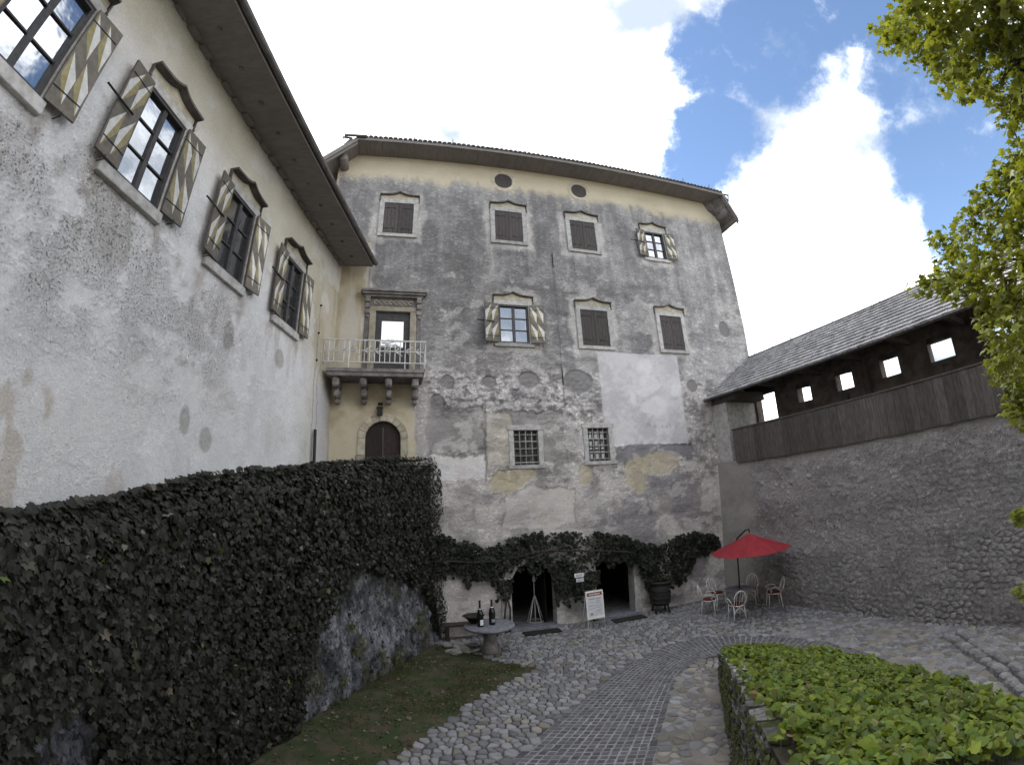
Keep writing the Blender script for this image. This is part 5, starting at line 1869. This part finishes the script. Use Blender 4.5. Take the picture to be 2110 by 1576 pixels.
# ================================================================== TREE AT THE RIGHT
tree = thing('linden_tree', (7.4, 1.4, -.1), 0, 'sunlit green broadleaf tree whose boughs hang in from the right edge', 'tree')
TO = np.array([7.4, 1.4, -.1])
TREE_CLUMPS = [[4.84,2.3,7.98],[4.03,1.16,7.45],[4.37,1.92,8.22],[5.87,1.5,7.81],[5.68,1.71,7.94],[4.08,1.82,6.98],[4.95,1.7,7.42],[3.83,1.46,7.82],[5.74,2.31,7.65],[4.49,1.0,7.42],[4.63,2.23,8.77],[4.54,1.5,7.63],[5.21,2.01,8.29],[4.06,1.19,7.31],[5.15,1.91,6.98],[5.2,1.54,7.4],[4.28,1.58,7.94],[4.47,1.38,7.41],[4.67,2.34,8.43],[4.32,1.15,7.01],[5.07,2.17,8.1],[5.39,2.05,7.92],[5.21,2.14,7.9],[4.71,1.41,8.22],[4.6,1.66,7.51],[4.86,1.86,7.27],[4.04,1.69,7.63],[4.02,1.83,7.65],[4.77,1.14,7.87],[4.14,1.11,7.13],[3.5,1.5,7.54],[4.79,1.63,8.13],[5.78,2.13,7.59],[5.2,1.49,7.8],[3.89,1.63,7.31],[4.33,1.0,7.12],[4.36,1.38,6.73],[5.3,1.81,7.06],[4.7,2.35,8.16],[4.52,2.14,7.52],[3.84,1.43,7.36],[5.82,1.94,7.54],[4.39,2.36,8.57],[4.26,1.15,7.37],[4.61,1.88,8.81],[5.44,2.27,7.86],[4.56,1.48,7.26],[4.98,0.98,7.76],[3.73,1.72,7.21],[4.8,1.12,7.25],[4.72,1.52,6.61],[5.9,1.82,7.46],[5.37,1.75,7.54],[4.72,1.36,6.89],[4.75,1.61,8.42],[3.81,1.54,7.58],[4.29,0.87,7.04],[4.53,1.77,7.56],[5.35,2.27,7.63],[5.21,1.88,8.37],[3.86,2.06,7.81],[4.3,1.9,7.33],[4.05,2.04,8.05],[4.5,1.16,7.77],[5.35,2.14,7.2],[4.7,2.53,6.32],[5.14,3.44,5.91],[5.46,2.78,6.43],[4.68,2.03,5.85],[4.42,2.74,5.32],[4.6,2.89,4.66],[5.36,3.11,4.9],[5.21,2.97,5.77],[4.53,2.79,5.63],[4.82,1.92,6.15],[5.55,2.22,6.8],[5.06,2.39,5.69],[4.98,3.03,6.02],[6.14,2.94,5.87],[5.29,3.05,5.59],[4.56,3.3,5.73],[5.58,2.87,6.1],[4.53,1.87,6.19],[5.12,2.3,6.32],[4.84,2.54,4.92],[5.52,3.74,6.62],[4.66,3.13,5.96],[4.78,2.43,5.21],[5.3,3.0,5.97],[5.68,3.04,5.85],[5.48,2.97,6.17],[5.28,2.93,5.45],[4.13,3.15,5.64],[5.27,2.97,6.46],[4.62,2.23,5.23],[5.9,3.13,5.33],[5.69,3.38,4.74],[5.36,2.62,6.7],[5.95,2.87,6.73],[5.28,2.62,5.16],[5.26,3.19,6.46],[5.03,2.75,4.81],[5.66,3.14,5.14],[5.42,3.31,6.37],[4.46,2.62,5.03],[5.08,1.83,6.53],[5.22,2.0,6.49],[5.42,2.49,6.83],[5.73,3.16,6.49],[5.49,3.07,5.37],[5.83,3.65,5.21],[4.66,2.9,5.54],[5.84,2.61,6.85],[4.82,2.98,5.29],[5.21,2.09,6.78],[4.85,2.3,5.83],[5.77,2.97,5.66],[5.78,2.46,6.43],[5.54,3.07,4.53],[4.86,2.09,6.51],[5.45,2.57,6.21],[4.57,2.12,5.96],[5.49,3.58,6.43],[4.86,2.44,5.67],[5.85,2.57,6.14],[4.42,2.73,4.79],[5.44,3.46,6.11],[4.98,2.52,5.55],[4.6,3.13,5.58],[6.17,3.32,4.75],[5.1,2.99,5.38],[4.4,2.19,5.76],[5.76,3.63,5.4],[4.91,2.9,4.96],[5.16,3.19,4.59],[5.15,3.14,4.4],[5.11,2.82,4.34],[6.15,3.39,4.63],[5.86,3.53,4.67],[5.28,3.14,4.24],[4.68,2.62,4.18],[5.23,3.04,4.46],[4.96,3.1,4.27],[4.57,2.99,3.31],[4.46,2.94,2.67]]
TC = np.array(TREE_CLUMPS)
extra = []
while len(extra) < 95:
    p = np.array([rng.uniform(4.8, 10.5), rng.uniform(-2.2, 3.2), rng.uniform(5.0, 12.5)])
    a = math.degrees(math.atan2(p[0], p[1]))
    if np.linalg.norm((p - np.array([7.6, .8, 8.6])) / np.array([3.0, 3.0, 4.2])) < 1 and a > 78:
        extra.append(p)
extra = np.array(extra)
C_, cc, sz = [], [], []
for k, c in enumerate(TC):
    m = int(rng.integers(38, 70)) if c[2] > 3.5 else 26
    r3 = rng.normal(0, 1, (m, 3))
    r3 /= np.linalg.norm(r3, axis=1, keepdims=True)
    C_.append(c + r3 * (rng.random((m, 1)) ** .5) * np.array([.21, .21, .17]) * (1 if c[2] > 3.5 else .5))
    cc.append(np.full(m, rng.uniform(.75, 1.2)))
    sz.append(rng.uniform(.06, .115, m))
for c in extra:
    m = 60
    C_.append(c + rng.normal(0, .32, (m, 3)))
    cc.append(np.full(m, rng.uniform(.75, 1.2)))
    sz.append(rng.uniform(.08, .14, m))
C_, cc, sz = np.vstack(C_), np.concatenate(cc), np.concatenate(sz)
n = len(C_)
v = cc * rng.uniform(.7, 1.25, n)
cols = np.stack([.185 * v, .215 * v, .045 * v], 1)
N_ = np.stack([rng.normal(-.1, .55, n), rng.normal(0, .55, n), np.ones(n) * .8 + rng.normal(0, .3, n)], 1)
upv = np.c_[rng.normal(-.3, .7, (n, 2)), -np.ones(n)]
crown = link('crown', None, tree)
dist = np.linalg.norm(C_ - np.array([0, 0, CAM_H]), axis=1)
inview = np.degrees(np.arctan2(C_[:, 0], C_[:, 1])) < 66
order = np.argsort(np.where(inview, dist / sz, 1e6))
for i in order[:300]:
    me = leaf_mesh('leaf', np.zeros((1, 3)), N_[i:i + 1], sz[i:i + 1], MAPLE, 'tleaf', cols[i:i + 1], .3, upv[i:i + 1])
    link('leaf', me, crown, tuple(C_[i] - TO))
rest = order[300:]
me = leaf_mesh('foliage', C_[rest] - TO, N_[rest], sz[rest], MAPLE, 'tleaf', cols[rest], .3, upv[rest])
tag(link('foliage', me, crown), kind='stuff')
MB().tube([(0, 0, 0), (.05, .05, 1.5), (-.05, .1, 3.2), (.05, .0, 5.0), (.1, -.1, 7.0), (.2, -.2, 9.5), (.2, -.2, 11.5)], [.34, .27, .24, .20, .15, .09, .03], 12).build('trunk', 'bark', tree)
limbs = [((0, .05, 3.6), (5.2, 2.6, 4.9)), ((0, .0, 4.6), (4.9, 2.6, 5.7)), ((.05, 0, 5.4), (5.2, 2.6, 6.5)), ((.08, -.05, 6.0), (4.6, 1.6, 7.5)), ((.1, -.1, 6.8), (4.8, 1.9, 8.2)), ((.1, -.1, 6.6), (4.3, 1.2, 7.2))]
for a, b in limbs:
    b = np.array(b) - TO
    a = np.array(a)
    q = [a + (b - a) * t + np.array([0, 0, .35 * math.sin(math.pi * t)]) + rng.normal(0, .05, 3) * (0 < t < 1) for t in np.linspace(0, 1, 6)]
    MB().tube([tuple(p) for p in q], [.10, .075, .055, .04, .028, .015], 7).build('limb', 'bark', tree)
    for c in TC[rng.permutation(len(TC))]:
        c_ = c - TO
        if np.linalg.norm(c_ - q[4]) < .75:
            mid = (q[4] + c_) / 2 + np.array([0, 0, .05])
            MB().tube([tuple(q[4]), tuple(mid), tuple(c_)], [.014, .010, .005], 5).build('twig', 'bark', crown)
q = [np.array(t_) - TO for t_ in ((5.45, 2.75, 4.75), (5.15, 2.85, 4.0), (4.80, 2.93, 3.4), (4.66, 2.92, 2.9), (4.52, 2.92, 2.66))]
MB().tube([tuple(t_) for t_ in q], [.016, .013, .010, .007, .004], 5).build('twig', 'bark', crown)
for k in range(9):
    c_ = extra[k * 9] - TO
    z = max(3.2, c_[2] - 2)
    MB().tube([(.05, -.05, z), tuple((np.array([.05, -.05, z]) + c_) / 2 + np.array([0, 0, .2])), tuple(c_)], [.09, .06, .02], 7).build('limb', 'bark', tree)

# ================================================================== FURNITURE AND SMALL THINGS
# stone table with tall bottles
t = thing('stone_table', (-.86, 12.02, 0), 0, 'round stone table on a thick pedestal with two tall bottles on it', 'table')
MB().lathe([(.02, .66), (.60, .66), (.665, .69), (.67, .73), (.645, .75), (.02, .752)], 28).build('table_top', 'slab', t)
MB().lathe([(.24, -.01), (.23, .12), (.19, .16), (.17, .40), (.19, .60), (.24, .657)], 14).build('pedestal', 'stone_d', t)
for k, (x, y, lab, h) in enumerate(((-1.07, 11.83, 'tall dark wine bottle with a white label, nearest on the stone table', .68), (-.78, 12.0, 'tall dark bottle with pale neck ring, farther right on the stone table', .66))):
    b = thing('wine_bottle', (x, y, .752), random.random() * 6, lab, 'bottle', 'bottles on the stone table')
    MB().lathe([(.075, 0), (.085, .02), (.085, .30), (.075, .38), (.045, .46), (.028, .52), (.025, .62), (.03, .64), (.03, h)], 18).build('body', 'bottle', b)
    MB().lathe([(.0475, .445), (.0455, .475)], 18).build('neck_label', 'paper', b)
    n_ = 8
    V = []
    a0 = -1.9 - b.rotation_euler.z + (.35 if k == 0 else .2)
    for q in range(n_ + 1):
        a = a0 + 1.15 * q / n_
        V += [(.0865 * math.cos(a), .0865 * math.sin(a), .05 if k == 0 else .08), (.0865 * math.cos(a), .0865 * math.sin(a), .19 if k == 0 else .16)]
    MB().add(V, [(2 * q, 2 * q + 2, 2 * q + 3, 2 * q + 1) for q in range(n_)], 0, True).build('label', 'paper' if k == 0 else 'ink', b)
bw = thing('bowl', (-1.28, 12.22, .752), .4, 'wide black bowl at the left rim of the stone table', 'bowl')
MB().lathe([(.10, 0), (.24, .17), (.30, .20), (.28, .205), (.22, .17), (.08, .03)], 20).build('shell', 'iron', bw)
# bench under the facade
o = fpt(4.05, .30, 0)
be = thing('bench', tuple(o), AF, 'dark low plank bench against the wall left of the stone table', 'bench')
MB().box(-.85, .85, -.17, .17, .40, .46).build('seat', 'doorw', be)
for x in (-.7, .7):
    MB().box(x - .05, x + .05, -.15, .15, -.01, .397).build('leg', 'doorw', be)
# stacked flat stones beside the table
st_ = thing('stone_pile', (-1.75, 12.35, 0), .3, 'low heap of tilted flat stones at the edge of the lawn', 'stone pile')
for k in range(16):
    poly = np.array([(math.cos(a) * .17 * rng.uniform(.8, 1.15), math.sin(a) * .10 * rng.uniform(.8, 1.2)) for a in np.linspace(0, 2 * math.pi, 8)[:-1]])
    V, F = stone_geo(poly, .05, .02, True, 700 + k)
    me = bpy.data.meshes.new('flat_stone')
    me.from_pydata([(x, y, max(z, -.0)) for x, y, z in V], [], F)
    me.materials.append(MAT['rock'])
    vv = rng.uniform(.22, .34)
    set_col(me, np.tile((vv, vv * .97, vv * .9), (len(V), 1)))
    link('flat_stone', me, st_, (rng.uniform(-.35, .5), rng.uniform(-.45, .30), .02 + .05 * rng.random()), (rng.uniform(.0, .5), rng.uniform(-.3, .3), rng.uniform(-.9, .1)))
# door mats
for u, lab in ((6.1, 'dark door mat before the arched cellar doorway'), (8.95, 'dark door mat before the square cellar doorway')):
    p = fpt(u, .55, .012)
    tag(MB().box(-.55, .55, -.20, .20, .0, .03).build('door_mat', 'mat_', None, tuple(p), (0, 0, AF)), lab, 'mat', 'door mats')
# white wire stand inside the first doorway
p = fpt(6.28, -.75, .0)
ws = thing('wire_stand', tuple(p), 0, 'slender white wire stand with flared cage foot inside the arched doorway', 'stand')
for k in range(8):
    a = 2 * math.pi * k / 8
    MB().tube([(.26 * math.cos(a), .26 * math.sin(a), .02), (.14 * math.cos(a), .14 * math.sin(a), .45), (.02 * math.cos(a), .02 * math.sin(a), .85)], .012, 5).build('cage_wire', 'whitem', ws)
MB().tube([(0, 0, .8), (0, 0, 1.55)], .016, 6).build('stem', 'whitem', ws)
MB().lathe([(.01, 1.3), (.06, 1.33), (.05, 1.42), (.01, 1.55)], 10).build('finial', 'whitem', ws)
MB().tube([(.26 * math.cos(a), .26 * math.sin(a), .03) for a in np.linspace(0, 2 * math.pi, 17)], .014, 5, cap=False).build('foot_ring', 'whitem', ws)
# menu board
p = fpt(7.72, .78, 0)
sb = thing('sign_board', tuple(p), AF + R(4), 'white framed menu board on legs between the two cellar doors', 'sign')
for yy, tl in ((-.02, -1), (.30, 1)):
    if tl < 0:
        for x in (-.28, .28):
            MB().tube([(x, -.04, -.01), (x, .06, 1.12)], .016, 6).build('leg', 'whitem', sb)
    else:
        for x in (-.26, .26):
            MB().tube([(x, .42, -.01), (x, .08, 1.08)], .014, 6).build('leg', 'whitem', sb)
def tilt(x, z, d=0.0):
    return (x, -.04 + .10 * z / 1.13 - .018 - d, z)
def panel(x0, x1, z0, z1, d, th=.012):
    a = [tilt(x0, z0, d), tilt(x1, z0, d), tilt(x1, z1, d), tilt(x0, z1, d)]
    b = [(x, y + th, z) for x, y, z in a]
    return MB().add(a + b, [(0, 1, 2, 3), (7, 6, 5, 4), (0, 4, 5, 1), (1, 5, 6, 2), (2, 6, 7, 3), (3, 7, 4, 0)])
panel(-.29, .29, .28, 1.12, .0, .02).build('board', 'whitem', sb)
panel(-.255, .255, .36, .94, .005, .003).build('menu_sheet', 'paper', sb)
panel(-.25, .25, .965, 1.07, .005, .003).build('header', 'redd', sb)
for k, (a, b, z, hh) in enumerate(((-.2, -.02, .87, .018), (.02, .2, .87, .018), (.02, .19, .80, .012), (.03, .18, .74, .012), (-.2, -.04, .78, .012), (.02, .21, .66, .014), (.02, .16, .60, .012), (-.2, -.06, .68, .012), (.0, .2, .52, .014), (-.18, .0, .58, .012), (.05, .19, .44, .012))):
    panel(a, b, z, z + hh, .009, .002).build('text_line', 'ink', sb)
panel(-.17, -.11, .40, .46, .009, .002).build('emblem', 'redd', sb)
for k in range(7):
    panel(-.19 + .055 * k, -.155 + .055 * k, 1.0, 1.035, .009, .002).build('letter', 'paper', sb)
# small plates on the wall
for u, z, w_, h_, nn, lab in ((7.38, 1.58, .30, .12, .42, 'pale notice plate hanging in the vine between the doors'), (7.40, 1.43, .24, .10, .43, 'small lower pale notice plate under the one in the vine'), (9.80, 1.60, .20, .17, .06, 'small framed notice right of the square cellar doorway')):
    p = fpt(u, nn, z)
    tg = thing('notice_plate', tuple(p), AF, lab, 'sign', 'notices by the cellar doors')
    MB().box(-w_ / 2, w_ / 2, -.02, .0, -h_ / 2, h_ / 2).build('plate', 'paper', tg)
    for k in range(2):
        zz = -h_ * .15 + k * h_ * .3
        MB().box(-w_ * .35, w_ * .35, -.023, -.0205, zz - .008, zz + .008).build('text_line', 'ink', tg)
# dark cask on a stand
p = fpt(10.20, .40, 0)
ck = thing('cask', tuple(p), 0, 'dark upright cask with iron hoops under the vine, right of the square doorway', 'cask')
MB().lathe([(.30, .28), (.34, .42), (.355, .62), (.34, .84), (.30, .98)], 20).build('staves', 'iron', ck)
MB().lathe([(.01, .975), (.36, .985), (.37, 1.02), (.01, 1.03)], 20).build('lid', 'doorw', ck)
for z, r_ in ((.36, .332), (.52, .354), (.74, .354), (.92, .322)):
    MB().lathe([(r_, z - .02), (r_ + .008, z - .02), (r_ + .008, z + .02), (r_, z + .02)], 20).build('hoop', 'iron', ck)
for a in range(4):
    q = math.pi / 4 + a * math.pi / 2
    MB().tube([(.33 * math.cos(q), .33 * math.sin(q), -.01), (.25 * math.cos(q), .25 * math.sin(q), .30)], .035, 6).build('leg', 'iron', ck)
MB().tube([(.30 + .06 * math.cos(a), -.20, .68 + .08 * math.sin(a)) for a in np.linspace(0, 2 * math.pi, 13)], .012, 5, cap=False).build('ring_handle', 'paleiron', ck)

# cafe table, parasol, chairs
TX, TY = 6.72, 13.55
ct = thing('cafe_table', (TX, TY, 0), 0, 'round grey cafe table under the red parasol', 'table')
MB().lathe([(.02, .685), (.46, .685), (.475, .70), (.475, .72), (.46, .73), (.055, .731)], 28).build('table_top', 'slab', ct)
MB().lathe([(.26, -.005), (.25, .05), (.10, .10), (.075, .2), (.075, .683)], 16).build('pedestal', 'stone_d', ct)
pa = thing('parasol', (TX, TY, .0), 0, 'open red parasol hung from an arm on a dark pole', 'parasol')
MB().tube([(0, 0, .72), (0, 0, 1.30), (0, .02, 2.12)], .024, 8).build('pole', 'iron', pa)
MB().lathe([(.02, 1.66), (.05, 1.68), (.05, 1.74), (.02, 1.76)], 8).build('crank', 'iron', pa)
AX, AY, AZ = 6.92 - TX, 13.05 - TY, 2.45
MB().tube([(0, .02, 2.08), (-.02, -.10, 2.30), (AX - .12, AY + .02, AZ + .10), (AX, AY, AZ + .13), (AX + .01, AY, AZ + .02)], .024, 7).build('arm', 'iron', pa)
NP = 8
V = [(AX, AY, AZ)]
rings = [(.40, .17), (.80, .325), (1.22, .50)]
for rr, dz in rings:
    for k in range(NP * 2):
        a = 2 * math.pi * k / (NP * 2) + .2
        r2 = rr * (1.0 if k % 2 == 0 else .935)
        V.append((AX + r2 * math.cos(a), AY + r2 * math.sin(a), AZ - dz + .05 * r2 * math.cos(a) - (.0 if k % 2 == 0 else .02 * rr)))
m = NP * 2
F = [(0, 1 + k, 1 + (k + 1) % m) for k in range(m)]
for r_ in range(2):
    F += [(1 + r_ * m + k, 1 + (r_ + 1) * m + k, 1 + (r_ + 1) * m + (k + 1) % m, 1 + r_ * m + (k + 1) % m) for k in range(m)]
co = MB().add(V, F).build('canopy', 'redc', pa)
so = co.modifiers.new('thickness', 'SOLIDIFY')
so.thickness = .006
for k in range(NP):
    a = 2 * math.pi * k / NP + .2
    MB().tube([(AX, AY, AZ - .03), (AX + 1.21 * math.cos(a), AY + 1.21 * math.sin(a), AZ - .53 + .061 * math.cos(a))], .010, 5).build('rib', 'iron', pa)


def cafe_chair():
    """white bent-iron armchair facing -y, seat cushion red"""
    root = thing('cafe_chair', (0, 0, 0))
    wt_ = .013
    sz_ = .44
    for sx in (-1, 1):
        MB().tube([(sx * .20, -.21, .0), (sx * .175, -.19, .22), (sx * .18, -.18, sz_)], wt_, 6).build('leg', 'whitem', root)
        MB().tube([(sx * .20, .24, .0), (sx * .17, .20, .22), (sx * .17, .18, sz_)], wt_, 6).build('leg', 'whitem', root)
        MB().tube([(sx * .185, .19, sz_ + .02), (sx * .27, .10, sz_ + .20), (sx * .28, -.08, sz_ + .22), (sx * .27, -.17, sz_ + .18), (sx * .26, -.15, sz_ + .11), (sx * .24, -.10, sz_ + .12), (sx * .20, -.16, sz_ + .0)], .011, 6).build('arm', 'whitem', root)
        MB().tube([(sx * .19, -.18, .18), (sx * .09, -.18, .33), (.0, -.18, .40)], .008, 5).build('brace', 'whitem', root)
        MB().tube([(sx * .18, .20, .18), (sx * .09, .19, .33), (.0, .19, .40)], .008, 5).build('brace', 'whitem', root)
    MB().tube([(.21 * math.cos(a), .21 * math.sin(a), sz_) for a in np.linspace(0, 2 * math.pi, 21)], .012, 6, cap=False).build('seat_ring', 'whitem', root)
    MB().lathe([(.01, sz_ - .005), (.19, sz_ - .004), (.205, sz_ + .02), (.19, sz_ + .045), (.01, sz_ + .05)], 20).build('cushion', 'cushion', root)
    q = []
    for k in range(17):
        a = -.35 + (math.pi + .7) * k / 16
        q.append((.19 * math.cos(a), .20 + .16 * (.5 + .5 * math.sin(a)) ** .8 * .9, sz_ + .22 + .25 * math.sin(a)))
    q = [(.15, .17, sz_)] + q + [(-.15, .17, sz_)]
    MB().tube(q, .013, 6).build('back_hoop', 'whitem', root)
    for x in (-.09, 0, .09):
        MB().tube([(x * .8, .18, sz_), (x * 1.2, .25, sz_ + .25), (x * .7, .33, sz_ + .44)], .006, 5).build('back_rod', 'whitem', root)
    return root


chair0 = cafe_chair()
def dup(o, parent=None):
    c = o.copy()
    COL.objects.link(c)
    c.parent = parent
    for ch in o.children:
        dup(ch, c)
    return c
CH = [(6.22, 12.80, 'white iron cafe chair nearest the viewer, in front of the cafe table'), (5.80, 13.85, 'white iron cafe chair left of the cafe table, beside the vine'),
      (6.40, 14.55, 'white iron cafe chair behind the cafe table, back to the facade'), (7.50, 14.30, 'white iron cafe chair at the far right of the cafe table'), (7.85, 13.45, 'white iron cafe chair right of the cafe table, by the defence wall')]
rz_off = [.55, -.25, .0, .1, -.2]
for k, (x, y, lab) in enumerate(CH):
    o = chair0 if k == 0 else dup(chair0)
    o.location = (x, y, 0)
    o.rotation_euler = (0, 0, math.atan2(TX - x, -(TY - y)) + rz_off[k])
    tag(o, lab, 'chair', 'white iron chairs round the cafe table')
